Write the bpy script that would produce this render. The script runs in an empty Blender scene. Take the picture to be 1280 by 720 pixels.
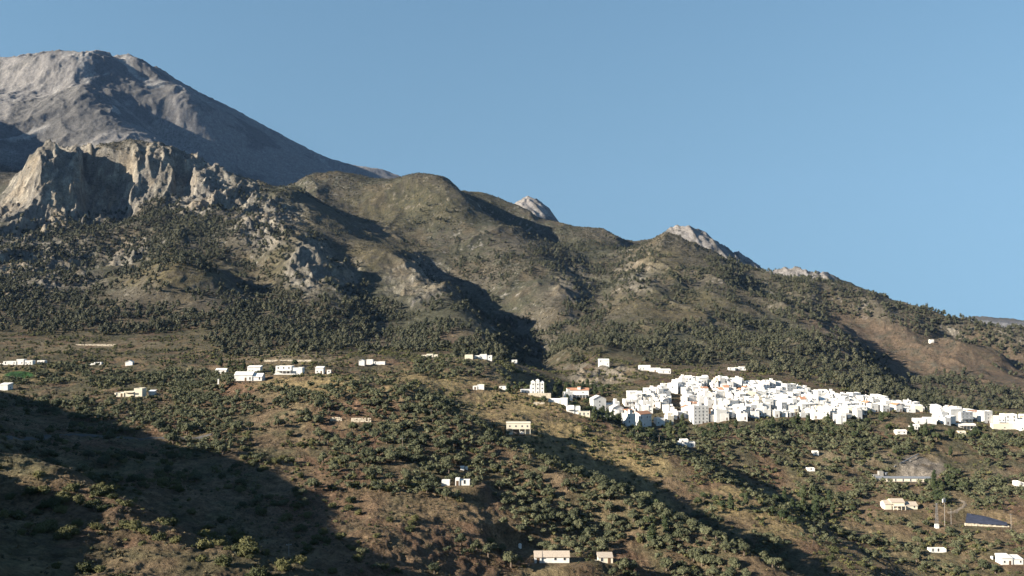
import bpy, math, random
import numpy as np
rng = np.random.default_rng(7)
R = math.radians
# ------------------------------------------------------------------ camera
FPX, CX, CY, HOR = 1200.0, 640.0, 360.0, 400.0
PITCH = math.atan((HOR - CY) / FPX)
SUN_EL, SUN_DX, SUN_DY = R(21.5), -0.925, -0.38          # where the sun stands (left, behind the viewer)
def slope_of(px, py):
    """direction of a photo pixel as sideways and upward slope per metre of forward distance"""
    x = (np.asarray(px, float) - CX) / FPX
    u = (CY - np.asarray(py, float)) / FPX
    c, s = math.cos(PITCH), math.sin(PITCH)
    fy = c - u * s
    return x / fy, (s + u * c) / fy
def pixel_of(X, Y, Z):
    c, s = math.cos(PITCH), math.sin(PITCH)
    f = Y * c + Z * s
    u = -Y * s + Z * c
    return CX + FPX * X / f, CY - FPX * u / f
# ------------------------------------------------------------------ noise
def _hash(ix, iy, seed):
    h = (ix.astype(np.int64) * 374761393 + iy.astype(np.int64) * 668265263 + seed * 974634541) & 0xFFFFFFFF
    h = ((h ^ (h >> 13)) * 1274126177) & 0xFFFFFFFF
    return (h ^ (h >> 16)) & 0xFFFF
def perlin(x, y, seed=0):
    ix, iy = np.floor(x), np.floor(y)
    fx, fy = x - ix, y - iy
    ux = fx * fx * fx * (fx * (fx * 6 - 15) + 10); uy = fy * fy * fy * (fy * (fy * 6 - 15) + 10)
    def g(dx, dy):
        a = _hash(ix + dx, iy + dy, seed) * (2 * math.pi / 65536.0)
        return np.cos(a) * (fx - dx) + np.sin(a) * (fy - dy)
    n0 = g(0, 0) * (1 - ux) + g(1, 0) * ux
    n1 = g(0, 1) * (1 - ux) + g(1, 1) * ux
    return (n0 * (1 - uy) + n1 * uy) * 1.5
def fbm(x, y, octv, seed=0, gain=0.5, lac=2.03):
    s = 0.0; a = 1.0
    for k in range(octv):
        s = s + a * perlin(x + k * 17.3, y - k * 9.1, seed + k)
        x = x * lac; y = y * lac; a *= gain
    return s
def ridged(x, y, octv, seed=0, gain=0.5, lac=2.07):
    s = 0.0; a = 1.0; w = 1.0
    for k in range(octv):
        n = 1 - np.abs(perlin(x + k * 7.7, y + k * 3.3, seed + k)) * 1.6
        n = np.clip(n, 0, 1) ** 2 * w
        s = s + a * (n - 0.45); w = np.clip(n * 1.6, 0.25, 1)
        x = x * lac; y = y * lac; a *= gain
    return s
def sstep(a, b, x):
    t = np.clip((x - a) / (b - a), 0, 1)
    return t * t * (3 - 2 * t)
# ------------------------------------------------------------------ the lie of the land
LINES = [
 # ground falling away below the viewpoint
 [(-1200,820,20),(0,1000,20),(640,1050,20),(1300,1050,20),(2400,900,20)],
 [(0,860,90),(320,860,90),(640,870,90),(960,870,90),(1300,860,90),(2000,780,90)],
 [(350,790,180),(640,800,190),(960,800,190),(1300,780,190),(1900,700,200)],
 # left off-frame hills
 [(-1100,600,60),(-900,560,110)],
 [(-433,556,170),(-450,507,187),(-460,471,203),(-475,461,218),(-504,447,237)],
 [(-640,500,180),(-640,478,200),(-640,470,214)],
 [(-345,615,178),(-365,575,195),(-380,535,208),(-395,560,226)],
 [(-520,480,262),(-420,540,262),(-300,580,255)],
 [(-270,640,190),(-150,690,175),(-212,590,214),(-150,585,222)],
 [(-700,330,420),(-400,355,450),(-290,385,400),(-205,418,350),(-165,532,262),(-120,556,245)],
 [(-900,300,600),(-600,320,640),(-420,350,600)],
 # near spur, crest
 [(-60,560,296),(0,573,288),(33,580,282),(63,590,274),(93,600,265),(130,617,252),(163,634,238),(187,648,226),(247,675,215),(290,691,208),(353,722,200),(420,765,195)],
 [(0,640,238),(90,672,212),(170,720,190),(250,760,178)],
 [(0,760,160),(180,800,160)],
 # dry valley behind the near spur
 [(-60,590,338),(0,606,338),(100,645,325),(200,697,303),(300,735,290),(400,770,284),(480,800,278)],
 # dark slope above the valley
 [(0,560,400),(80,585,400),(160,610,380),(240,640,370),(320,668,350),(400,700,335),(470,722,325)],
 [(0,530,480),(100,540,500),(200,545,500),(300,555,480)],
 [(0,503,600),(60,500,610),(130,500,610),(200,500,610),(260,495,620),(330,490,600)],
 # olive ridge, crest then face
 [(330,470,650),(370,468,660),(430,472,645),(470,478,625),(507,488,595),(537,500,572),(587,521,545),(614,539,522),(660,566,495),(700,584,475),(744,604,458),(790,627,442),(850,655,425),(920,690,405),(985,724,385)],
 [(330,560,480),(390,545,500),(450,530,515),(520,530,520)],
 [(420,640,395),(480,620,410),(560,610,430),(640,610,455)],
 [(500,680,360),(600,665,395),(700,650,432),(780,660,430)],
 [(500,722,335),(600,718,360),(690,718,374),(780,715,388),(880,722,395)],
 # shadowed gully behind the olive ridge
 [(520,492,680),(560,520,635),(610,558,580),(650,588,548),(700,616,522),(760,642,502),(830,668,482),(900,696,460),(960,726,436)],
 # village-side spur, face and crest
 [(430,465,760),(520,478,735),(600,506,695),(648,543,618),(720,561,632),(800,592,614),(860,627,575),(930,667,525)],
 [(560,455,800),(640,478,785),(690,497,745),(740,517,715),(790,538,692),(840,562,660),(900,594,620),(960,628,580),(1010,662,540),(1060,697,500),(1110,732,465)],
 # hollow right of that spur
 [(830,552,735),(880,580,700),(940,612,660),(1000,640,620),(1060,668,580),(1120,695,545),(1180,722,515)],
 # right basin
 [(900,555,735),(1000,572,720),(1100,585,705),(1200,592,700),(1280,595,690),(1400,590,690)],
 [(1060,632,630),(1130,640,610),(1210,650,590),(1280,655,580),(1400,650,580)],
 [(1190,715,520),(1280,716,510),(1400,715,510)],
 # village foot and top
 [(700,512,790),(745,522,785),(800,532,785),(850,530,800),(905,527,800),(1000,526,805),(1085,526,805),(1160,528,800),(1230,540,790),(1290,542,790),(1420,540,790)],
 [(700,490,865),(760,498,850),(800,492,870),(850,483,900),(905,481,920),(960,484,920),(1010,494,905),(1080,503,890),(1150,512,880),(1220,520,870),(1290,526,860),(1420,525,860)],
 # left plain
 [(-60,470,760),(0,470,760),(90,478,740),(180,486,690),(260,482,690)],
 [(-60,440,880),(0,440,880),(80,445,870),(160,445,870),(240,452,830),(320,455,800),(400,458,780)],
 [(-60,415,1000),(0,416,1000),(60,420,990),(140,424,980),(220,428,960),(290,440,900),(360,440,880),(440,442,870),(530,448,860),(620,452,860)],
 # mountain foot
 [(0,404,1060),(80,408,1060),(170,412,1040),(260,416,1030),(340,420,1010),(420,430,980),(500,440,960),(580,447,950),(640,455,930)],
 # low rounded hill with brown top
 [(150,352,1280),(185,330,1300),(220,322,1310),(255,328,1310),(290,350,1290)],
 [(180,375,1180),(230,370,1180),(280,380,1170)],
 [(130,338,1480),(200,318,1480),(270,322,1460)],
 # gully between the brown hill and the rocky spur
 [(310,330,1500),(318,360,1350),(325,395,1180)],
 # rocky spur
 [(350,268,1640),(345,300,1500),(362,312,1440),(395,338,1370),(425,365,1300),(440,390,1230),(450,420,1120)],
 [(420,300,1650),(440,330,1560),(455,365,1420),(472,400,1250),(490,432,1080)],
 # brown spur right of it
 [(400,262,1900),(425,285,1800),(470,302,1700),(520,328,1600),(545,346,1500),(572,372,1350),(602,406,1180),(622,440,1020)],
 # gully left of the middle mountain
 [(395,238,2250),(440,272,2120),(505,305,1950),(560,350,1760),(612,390,1600),(652,426,1400),(682,454,1180),(692,468,1020)],
 # cliff ridge, top and foot
 [(-160,268,1720),(-60,262,1740),(0,248,1750),(20,226,1765),(40,192,1780),(60,183,1800),(100,184,1850),(130,180,1880),(165,178,1900),(200,181,1920),(235,192,1920),(270,204,1930),(310,217,1960),(350,231,2020),(372,236,2080)],
 [(15,262,1700),(50,262,1705),(85,262,1720),(120,258,1760),(150,248,1790),(182,238,1815),(205,240,1825),(250,248,1820),(310,250,1850)],
 [(0,330,1400),(60,335,1400),(110,340,1380)],
 [(-80,290,1600),(0,285,1600),(60,290,1600),(120,290,1600),(120,284,1660),(180,278,1650),(250,280,1620),(310,275,1660)],
 [(0,375,1180),(60,378,1180),(110,380,1170)],
 # behind the cliff ridge
 [(-100,275,1980),(-60,272,1850),(0,258,1840),(16,246,1850)],[(0,262,1960),(40,210,1900),(60,205,1950)],
 [(100,196,1960),(165,190,2010),(235,205,2030),(270,217,2040),(310,231,2070),(340,240,2110)],
 [(-60,260,2250),(0,255,2250),(80,235,2350),(170,225,2450),(250,235,2500),(330,250,2500),(380,248,2500)],
 # middle mountain skyline
 [(372,228,2350),(400,215,2400),(425,212,2420),(470,221,2400),(500,221,2380),(530,217,2360),(548,222,2330),(566,232,2300),(586,245,2250),(600,268,2150),(628,288,2050),(660,310,1900),(690,340,1750),(705,370,1560),(705,400,1360),(700,430,1180)],
 [(480,262,2200),(520,290,2060),(570,320,1900),(620,350,1740),(660,380,1560)],
 # gully right of it, then the further shoulder
 [(590,252,2420),(625,285,2300),(680,300,2150),(720,330,1950),(735,360,1720)],
 [(586,242,2650),(603,238,2650),(625,247,2620),(660,262,2560),(700,274,2500),(735,284,2420),(760,299,2330),(785,312,2230)],
 [(640,290,2420),(700,302,2300),(750,318,2150)],
 # ravine between the middle and the right mountain
 [(785,312,2150),(765,345,1880),(740,375,1640),(715,405,1400),(700,435,1180),(692,462,1020)],
 # right mountain skyline
 [(798,307,2050),(818,298,2000),(838,292,1980),(870,306,1960),(900,322,1930),(930,337,1900),(960,344,1880),(1000,348,1850),(1040,349,1820),(1070,359,1790),(1100,371,1760),(1130,383,1730),(1165,392,1700),(1200,402,1680),(1240,410,1660),(1290,417,1640),(1420,425,1620)],
 [(838,302,1940),(818,338,1720),(795,376,1480),(768,418,1230)],
 [(866,338,1790),(858,372,1580),(838,408,1330)],
 [(884,322,1860),(906,358,1640),(905,394,1420),(895,425,1230)],
 [(946,370,1740),(962,396,1520),(955,420,1320)],
 [(720,465,985),(770,460,1000),(830,455,1040),(890,455,1080),(950,450,1120),(1000,440,1180)],
 [(700,478,935),(760,476,945),(830,470,970),(900,468,990),(980,475,980)],
 # its right-hand spur and the gully beyond
 [(960,372,1640),(1000,392,1520),(1030,412,1420),(1060,436,1300),(1090,460,1180),(1120,482,1080),(1160,500,980)],
 [(1010,388,1680),(1050,418,1560),(1085,445,1430),(1115,470,1280),(1150,492,1130),(1190,510,1000)],
 # reddish slope on the right
 [(1060,395,1700),(1120,425,1600),(1180,450,1480),(1240,470,1360),(1290,488,1250)],
 [(1200,500,1100),(1290,510,1060),(1420,510,1060)],
 [(1150,401,1660),(1197,419,1590),(1235,432,1540)],
 [(1196,440,1650),(1240,454,1570),(1290,466,1500)],
 [(1178,477,1250),(1228,485,1190)],
 [(1226,501,1215),(1272,508,1150)],
 # behind the right mountain
 [(800,330,2300),(900,345,2150),(1000,375,2100),(1100,400,2050),(1200,425,2000),(1300,440,2000)],
 [(680,312,2700),(740,325,2680),(790,330,2640),(820,322,2600)],
 [(1035,362,1900),(1070,370,1880),(1105,384,1860),(1135,394,1830),(1168,402,1790),(1203,414,1765),(1260,424,1740)],
 # pale rock tops behind
 [(800,300,2500),(830,291,2520),(850,283,2550),(870,285,2550),(900,303,2540),(925,319,2520),(950,334,2500),(968,350,2480)],
 [(970,342,2300),(985,332,2300),(1010,335,2300),(1040,347,2280),(1060,353,2260),(1090,372,2240)],
 [(850,330,3000),(1000,370,3000),(1150,420,3000),(1300,440,3000)],
 [(600,300,3100),(660,310,3100),(720,320,3100),(800,335,3100)],
 [(622,270,3900),(642,250,3900),(660,243,3900),(682,250,3900),(696,270,3900),(720,310,3900)],
 [(1000,420,4500),(1190,420,4500),(1300,420,4500)],
 [(900,420,6200),(1100,408,6200),(1190,397,6200),(1230,396,6200),(1260,398,6200),(1300,403,6200),(1450,415,6200)],
 # the great mountain
 [(-200,80,4000),(-60,72,3950),(0,68,3920),(30,64,3900),(85,61,3900),(130,64,3980),(165,69,4080),(200,87,4300),(250,113,4650),(300,138,5000),(350,166,5300),(375,183,5450),(400,198,5580),(420,206,5650),(455,213,5750),(490,224,5850),(560,270,5900)],
 [(40,74,3720),(70,79,3720),(90,83,3720)],
 [(106,107,3430),(112,125,3280),(140,165,3080),(150,185,2920)],
 [(165,72,4030),(205,103,3900),(235,128,3800)],
 [(0,92,3720),(40,100,3680),(75,115,3500)],
 [(60,150,3120),(30,190,2900),(0,200,2820)],
 [(108,66,4080),(120,69,4060),(150,80,4010),(180,100,3930),(203,118,3840)],
 [(104,87,3720),(125,91,3760),(150,97,3790),(175,106,3810),(198,119,3800)],
 [(135,128,3420),(165,140,3480),(185,158,3500),(195,176,3560),(240,197,3500),(300,202,3700),(360,209,3900),(400,215,4000)],
 [(100,215,2580),(170,218,2580),(230,232,2750),(300,242,2900),(400,250,3000)],
 [(-160,100,3300),(-115,104,2950),(-130,118,2650),(-100,215,2450)],
 [(0,80,4300),(30,78,4280),(85,74,4250),(130,74,4300)],
 [(200,92,4120),(250,117,4250)],[(300,143,4500),(350,174,4750),(375,192,4800),(400,207,4850),(430,217,4950),(480,229,5000)],
 # far beyond
 [(-100,140,6200),(200,160,6200),(420,260,6200),(700,330,6200)],
 [(-300,330,9500),(0,330,9500),(640,400,9500),(1300,415,9500),(1700,430,9500)],
 # wide of the frame
 [(-500,330,900),(-500,260,1300),(-500,180,2200),(-500,110,4500)],
 [(1700,500,900),(1700,440,1700),(1700,430,3000),(1800,520,600),(1900,600,400)],
]
def control():
    pts = []
    for ln in LINES:
        for (p0, p1) in zip(ln, ln[1:]):
            a0, e0 = slope_of(p0[0], p0[1]); a1, e1 = slope_of(p1[0], p1[1])
            l0, l1 = math.log(p0[2]), math.log(p1[2])
            n = max(1, int(math.hypot(a1 - a0, l1 - l0) / 0.035))
            for k in range(n):
                t = k / n
                pts.append((a0 + (a1 - a0) * t, l0 + (l1 - l0) * t, e0 + (e1 - e0) * t))
        a, e = slope_of(ln[-1][0], ln[-1][1]); pts.append((a, math.log(ln[-1][2]), e))
    return np.array(pts)
def tps_fit(P, lam):
    d = np.hypot(P[:, None, 0] - P[None, :, 0], P[:, None, 1] - P[None, :, 1])
    K = np.where(d > 0, d * d * np.log(np.maximum(d, 1e-9)), 0) + lam * np.eye(len(P))
    Q = np.c_[np.ones(len(P)), P[:, 0], P[:, 1]]
    A = np.block([[K, Q], [Q.T, np.zeros((3, 3))]])
    return np.linalg.solve(A, np.r_[P[:, 2], 0, 0, 0])
def tps_eval(P, w, a, l):
    out = w[-3] + w[-2] * a + w[-1] * l
    for i in range(len(P)):
        r2 = (a - P[i, 0]) ** 2 + (l - P[i, 1]) ** 2
        out += w[i] * 0.5 * r2 * np.log(np.maximum(r2, 1e-16))
    return out
def lin(x0, x1, n): return np.linspace(x0, x1, n, endpoint=False)
GA = np.r_[-1.55 + 0.99 * (1 - (1 - lin(0, 1, 90)) ** 1.6), lin(-0.56, 0.56, 960), 0.56 + 0.8 * np.linspace(0, 1, 60) ** 1.6]
GL = np.r_[lin(math.log(14), math.log(160), 60), lin(math.log(160), math.log(1640), 840), lin(math.log(1640), math.log(2060), 210), lin(math.log(2060), math.log(2800), 120), lin(math.log(2800), math.log(5000), 260), np.linspace(math.log(5000), math.log(9500), 60)]
P = control()
W = tps_fit(P, 2e-4)
ca = np.linspace(-1.6, 1.4, 300); cl = np.linspace(math.log(13), math.log(9700), 360)
CA, CL = np.meshgrid(ca, cl)
coarse = tps_eval(P, W, CA.copy(), CL)
def cubic_rows(src, xs, x):
    """Catmull-Rom along the first axis"""
    t = (x - xs[0]) / (xs[1] - xs[0]); i = np.clip(np.floor(t).astype(int), 1, len(xs) - 3); f = (t - i)[:, None]
    p0, p1, p2, p3 = src[i - 1], src[i], src[i + 1], src[i + 2]
    return p1 + 0.5 * f * (p2 - p0 + f * (2 * p0 - 5 * p1 + 4 * p2 - p3 + f * (3 * (p1 - p2) + p3 - p0)))
E = cubic_rows(cubic_rows(coarse, cl, GL).T.copy(), ca, GA).T
A2, L2 = np.meshgrid(GA, GL)
Y2 = np.exp(L2); X2 = A2 * Y2; Z2 = E * Y2
BX, BY = pixel_of(X2, Y2, Z2)           # where the bare land lies in the view
# ------------------------------------------------------------------ relief finer than the drawn lines
def near_blob(blobs, default=0.0, soft=0.45):
    """soft-edged patches given by where they lie and how far away; value = strength (1 inside, 0 outside)"""
    out = np.full(A2.shape, default)
    for (px, py, y, rx, ry, v) in blobs:
        a, e = slope_of(px, py)
        dx = (BX - px) / rx; dy = (BY - py) / ry
        dl = (L2 - math.log(y)) / 0.28
        q = np.sqrt(dx * dx + dy * dy)
        q = q + 0.35 * WOB
        out = np.maximum(out, v * (1 - sstep(1 - soft, 1 + soft, q)) * (np.abs(dl) < 1))
    return out
WOB = fbm(X2 / 90, Y2 / 90, 4, 91) * sstep(150, 900, Y2) + fbm(X2 / 25, Y2 / 25, 3, 92) * (1 - sstep(150, 900, Y2))
CLIFF = near_blob([(30,250,1740,40,60,1),(95,225,1800,75,48,1),(170,215,1880,45,40,1),(240,225,1880,60,38,1),(295,238,1900,40,22,.9),
                   (330,275,1640,45,28,.7),(60,330,1450,60,45,.6),(155,315,1500,30,20,.7),(385,330,1400,28,40,.8),(430,345,1350,22,24,.5),
                   (520,350,1480,40,28,.5),(745,470,950,45,16,.8),(800,345,1700,30,18,.4),(720,355,1700,30,30,.3),(20,330,1450,40,40,.6)])
far_peak = sstep(2600, 3000, Y2) * (1 - sstep(5600, 6200, Y2))
pale_tops = near_blob([(666,255,3900,32,16,1),(885,298,2540,52,26,1),(938,326,2520,34,20,1),(930,318,2520,40,22,1),(1010,340,2300,56,14,1)]) * sstep(2120, 2200, Y2)
mtn = sstep(930, 1250, Y2)
hills = 1 - sstep(800, 1000, Y2)
wx = X2 + 40 * fbm(X2 / 260, Y2 / 260, 2, 5); wy = Y2 + 40 * fbm(X2 / 260 + 9, Y2 / 260, 2, 6)
H = np.zeros_like(Z2); n_edge = fbm(X2 / 30, Y2 / 30, 4, 99)
H += mtn * (1 - far_peak) * (9 * ridged(wx / 215, wy / 420, 5, 11, 0.52) + 2.6 * fbm(X2 / 45, Y2 / 60, 4, 31))
H += far_peak * (20 * ridged(wx / 560, wy / 1500, 7, 21, 0.55) + 6 * ridged(wx / 95, wy / 160, 5, 43, .6) + 3.5 * fbm(X2 / 38, Y2 / 45, 4, 45, .6)) * (1 - .5 * sstep(-1500, -1100, X2 + .12 * (Y2 - 3000)))
H += CLIFF * (12 * ridged((wx + 0.3 * wy) / 62, wy / 100, 6, 51, 0.6) * sstep(1100, 1500, Y2) + 5 * ridged(wx / 34, wy / 45, 4, 55, 0.6))
H += CLIFF * sstep(1000, 1300, Y2) * (2.6 * ridged(X2 / 13, Y2 / 15, 4, 57, .6) + 1.2 * fbm(X2 / 5, Y2 / 6, 3, 58))
H += pale_tops * (7 * ridged(wx / 60, wy / 90, 5, 61, 0.6))
H += hills * sstep(90, 200, Y2) * (2.3 * fbm(X2 / 55, Y2 / 75, 3, 71) + 0.7 * fbm(X2 / 13, Y2 / 16, 3, 75) + 0.45 * fbm(X2 / 4.1, Y2 / 4.6, 4, 77, .6))
def terrace(Z, h, m):
    """old cultivation terraces: the slope gathered into treads and banks"""
    q = Z / h; f = q - np.floor(q)
    return m * h * (sstep(0.1, 0.9, f) - f)
TERR = hills * sstep(230, 300, Y2) * np.clip(0.5 + 0.9 * fbm(X2 / 80, Y2 / 80, 3, 81), 0, 1)
ZB = Z2 + 1.1 * fbm(X2 / 60, Y2 / 60, 2, 83)
ALCOVE = sstep(99, 107, BX + 5 * n_edge) * (1 - sstep(148, 172, BX + 8 * n_edge)) * sstep(1745, 1785, Y2) * (1 - sstep(1866, 1888, Y2))
NOTCH = sstep(214, 220, BX + 4 * n_edge) * (1 - sstep(232, 246, BX)) * sstep(1835, 1860, Y2) * (1 - sstep(1900, 1920, Y2))
H -= 62 * ALCOVE + 34 * NOTCH
Z3 = Z2 + H + terrace(ZB, 2.5, TERR * 0.5)
# levelled plots under the houses that stand on the open slope
PADS = [(688,706,19),(757,705,6),(648,545,11),(1127,639,15),(1236,660,17),(1130,604,22),(310,477,15),(361,469,13),(22,457,17),(160,497,13),(857,561,10),(568,609,13),(1266,708,10)]
Z3 = np.where(L2 > math.log(60), Z3, np.minimum(Z3, -2.0))
BX, BY = pixel_of(X2, Y2, Z3)
E3 = Z3 / Y2
EMAX = np.maximum.accumulate(E3, axis=0)
COL = [0]
def hit(px, py):
    """where the sight line of a photo pixel first meets the land"""
    a, e = slope_of(px, py)
    c = int(np.argmin(np.abs(GA - a)))
    k = int(np.searchsorted(EMAX[:, c], e))
    if k >= len(GL): return None
    e0, e1 = E3[k - 1, c], E3[k, c]
    t = float(np.clip((e - e0) / max(e1 - e0, 1e-9), 0, 1))
    y = math.exp(GL[k - 1] + t * (GL[k] - GL[k - 1]))
    return float(a * y), y, float(e * y)
def level_plots():
    global Z3, E3, EMAX
    for (px, py, r) in PADS:
        x, y, z = hit(px, py); z += 1.0 * (px == 688); d = np.hypot(X2 - x, (Y2 - y - r * .45) * 1.25); m = 1 - sstep(r, r * 1.5, d)
        Z3 = Z3 * (1 - m) + z * m
    E3 = Z3 / Y2; EMAX = np.maximum.accumulate(E3, axis=0)
level_plots()
def ground(x, y):
    """height of the land at a place (scalars or arrays)"""
    x = np.asarray(x, float); y = np.asarray(y, float)
    a = x / y; l = np.log(y)
    i = np.clip(np.searchsorted(GL, l) - 1, 0, len(GL) - 2); j = np.clip(np.searchsorted(GA, a) - 1, 0, len(GA) - 2)
    t = np.clip((l - GL[i]) / (GL[i + 1] - GL[i]), 0, 1); s = np.clip((a - GA[j]) / (GA[j + 1] - GA[j]), 0, 1)
    def tri(v): return (v[i, j] * (1 - s) + v[i, j + 1] * s) * (1 - t) + (v[i + 1, j] * (1 - s) + v[i + 1, j + 1] * s) * t
    return tri(Z3)
SKY, SUN, EXPOSURE, SKYROT, NNEAR = 0.050, 5.0, 1.74, math.atan2(SUN_DX, SUN_DY), 300
# ------------------------------------------------------------------ scene, light, camera
S = bpy.context.scene; COLL = S.collection
S.render.engine = 'CYCLES'
S.view_settings.view_transform = 'Standard'; S.view_settings.look = 'None'; S.view_settings.gamma = 1
S.view_settings.exposure = EXPOSURE
w = bpy.data.worlds.new("World"); S.world = w; w.use_nodes = True
nt = w.node_tree; bg = nt.nodes['Background']
sky = nt.nodes.new('ShaderNodeTexSky'); sky.sky_type = 'NISHITA'; sky.sun_disc = False
sky.sun_elevation = SUN_EL; sky.sun_rotation = SKYROT
sky.altitude = 300; sky.air_density = 2.2; sky.dust_density = 0.0; sky.ozone_density = 6.0
tc = nt.nodes.new('ShaderNodeTexCoord'); sp_ = nt.nodes.new('ShaderNodeSeparateXYZ'); cb = nt.nodes.new('ShaderNodeCombineXYZ')
def mth(op, a, b=None):
    n = nt.nodes.new('ShaderNodeMath'); n.operation = op
    for k, v in enumerate((a, b)):
        if v is None: continue
        if isinstance(v, (int, float)): n.inputs[k].default_value = v
        else: nt.links.new(v, n.inputs[k])
    return n.outputs[0]
nt.links.new(tc.outputs['Generated'], sp_.inputs[0])
# the clear mountain air of the photo: no yellow band along the horizon
zz = mth('SQRT', mth('ADD', mth('MULTIPLY', sp_.outputs[2], sp_.outputs[2]), .36 ** 2))
nt.links.new(sp_.outputs[0], cb.inputs[0]); nt.links.new(sp_.outputs[1], cb.inputs[1]); nt.links.new(zz, cb.inputs[2]); nt.links.new(cb.outputs[0], sky.inputs[0])
nt.links.new(sky.outputs[0], bg.inputs[0]); bg.inputs[1].default_value = SKY
sl = bpy.data.lights.new('sun', 'SUN'); sl.energy = SUN; sl.angle = R(0.53); sl.color = (1.0, 0.91, 0.77)
so = bpy.data.objects.new('sun', sl); COLL.objects.link(so)
from mathutils import Vector, Matrix
h = math.hypot(SUN_DX, SUN_DY)
sd = Vector((SUN_DX / h * math.cos(SUN_EL), SUN_DY / h * math.cos(SUN_EL), math.sin(SUN_EL)))
so.rotation_euler = sd.to_track_quat('Z', 'Y').to_euler(); so.location = sd * 60
cam = bpy.data.cameras.new('camera'); co = bpy.data.objects.new('camera', cam); COLL.objects.link(co); S.camera = co
cam.sensor_width = 36; cam.lens = 36 * FPX / 1280; cam.clip_start = 0.5; cam.clip_end = 30000
co.rotation_euler = (math.pi / 2 + PITCH, 0, 0)
def link(o): COLL.objects.link(o); return o
def mesh_np(name, V, F, mat=None, smooth=False, attrs=None):
    """mesh from vertex array and an (n, k) face array"""
    me = bpy.data.meshes.new(name); V = np.ascontiguousarray(V, np.float32); F = np.ascontiguousarray(F, np.int32)
    n, k = F.shape
    me.vertices.add(len(V)); me.vertices.foreach_set('co', V.ravel())
    me.loops.add(n * k); me.loops.foreach_set('vertex_index', F.ravel())
    me.polygons.add(n); me.polygons.foreach_set('loop_start', np.arange(0, n * k, k, dtype=np.int32))
    me.polygons.foreach_set('use_smooth', np.full(n, smooth, dtype=bool))
    for nm, kind, arr in (attrs or []):
        at = me.attributes.new(nm, kind, 'POINT')
        at.data.foreach_set('color' if kind == 'FLOAT_COLOR' else 'value', np.ascontiguousarray(arr, np.float32).ravel())
    me.update(calc_edges=True); me.validate()
    if mat: me.materials.append(mat)
    return me
# ------------------------------------------------------------------ what covers the ground (real surface colours)
def mixc(c, d, m): return c * (1 - m[..., None]) + np.asarray(d, float) * m[..., None]
gy = np.gradient(Z3, axis=0) / np.gradient(Y2, axis=0); gx = np.gradient(Z3, axis=1) / np.gradient(X2, axis=1)
STEEP = np.hypot(gx, gy)
n1 = fbm(X2 / 70, Y2 / 90, 4, 101); n2 = fbm(X2 / 18, Y2 / 22, 4, 103); n3 = fbm(X2 / 240, Y2 / 260, 3, 105); n4 = fbm(X2 / 5, Y2 / 6, 4, 107, .6)
TONE = (.565 + .135 * hills)[..., None]
SOIL, REDSOIL, DRYGRASS, SCRUBG = (.158, .114, .070), (.155, .094, .060), (.190, .148, .084), (.086, .084, .046)
C = np.zeros(A2.shape + (3,)) + np.array(SOIL)
C = mixc(C, DRYGRASS, sstep(-.15, .5, n1))
C = mixc(C, REDSOIL, sstep(.05, .6, fbm(X2 / 50, Y2 / 60, 3, 111)) * .8)
C = mixc(C, SCRUBG, sstep(-.15, .45, n2 + .4 * n3) * .65)
C = mixc(C, (.066, .064, .040), sstep(640, 720, Y2) * (1 - sstep(1000, 1060, Y2)) * sstep(-.5, .2, n2 + .3 * n1) * .6)
M = np.zeros(A2.shape + (3,)) + np.array((.128, .112, .082))
M = mixc(M, (.088, .086, .056), sstep(-.3, .4, n3 + .5 * n2))
M = mixc(M, (.135, .110, .072), sstep(.1, .6, n1 - .3 * n3) * .8)
M = mixc(M, (.25, .225, .195), sstep(.25, .6, n2 + .5 * n4 - .25) * sstep(.3, .7, STEEP) * .9)
C = mixc(M, np.array((0, 0, 0)), np.zeros(A2.shape)) * mtn[..., None] + C * (1 - mtn[..., None])
grassy = near_blob([(220,338,1260,75,22,1),(370,325,1450,32,45,.9),(470,315,1650,60,25,.8),(540,250,2250,90,30,.5),(850,385,1450,90,22,.7),(830,330,1850,30,22,.8),(450,265,2250,70,30,.6)])
C = mixc(C, (.135, .112, .058), grassy * .85 * sstep(-.7, .2, n2))
red = near_blob([(1090,430,1550,80,34,1),(1150,450,1450,100,34,1),(1240,465,1380,90,34,1),(1040,400,1600,40,12,.9),(930,466,1010,34,8,1),(840,462,1010,40,6,.6),(1170,480,1150,50,14,.7),(1250,450,1500,60,22,.8)])
C = mixc(C, (.165, .118, .080), red * .9 * sstep(-.8, .1, n2))
gold = near_blob([(720,545,620,90,30,1),(790,585,580,70,28,1),(880,625,540,70,30,1),(640,510,700,90,22,.9),(540,478,740,90,18,.7),(960,660,500,60,25,.8),(390,478,640,75,12,1),(40,470,760,60,10,.8)])
C = mixc(C, (.265, .200, .100), gold * .85 * sstep(-.5, .3, n1 + .4 * n2 + .25))
bank = near_blob([(450,512,580,60,14,1),(130,625,235,120,30,.8),(420,640,390,70,60,.8),(250,670,232,90,24,.6),(600,650,400,110,50,.55),(470,690,360,80,40,.7)])
C = mixc(C, (.165, .100, .064), bank * .8 * sstep(-.5, .25, n2 + .3))
earth = near_blob([(870,466,1000,40,4,.8),(560,449,860,36,4,.7),(360,447,850,70,7,.7),(620,463,850,50,7,.3),(100,432,920,140,7,.5),(1060,575,700,40,14,.7),(1230,600,660,60,14,.5),(1100,570,705,20,9,.8),(760,470,960,60,14,.5)])
C = mixc(C, (.26, .205, .135), earth * .85 * sstep(-.6, .2, n2))
rockc = np.clip(np.maximum(CLIFF * sstep(.2, .75, STEEP + .35 * n2 + .1), sstep(1.1, 1.6, STEEP) * mtn * .8), 0, 1)
cliffc = mixc(np.zeros(A2.shape + (3,)) + np.array((.27, .245, .21)), (.36, .30, .225), sstep(-.2, .5, n1))
cliffc = mixc(cliffc, (.16, .145, .125), sstep(.05, .3, n2 + n4 * .7) * .8)
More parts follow.
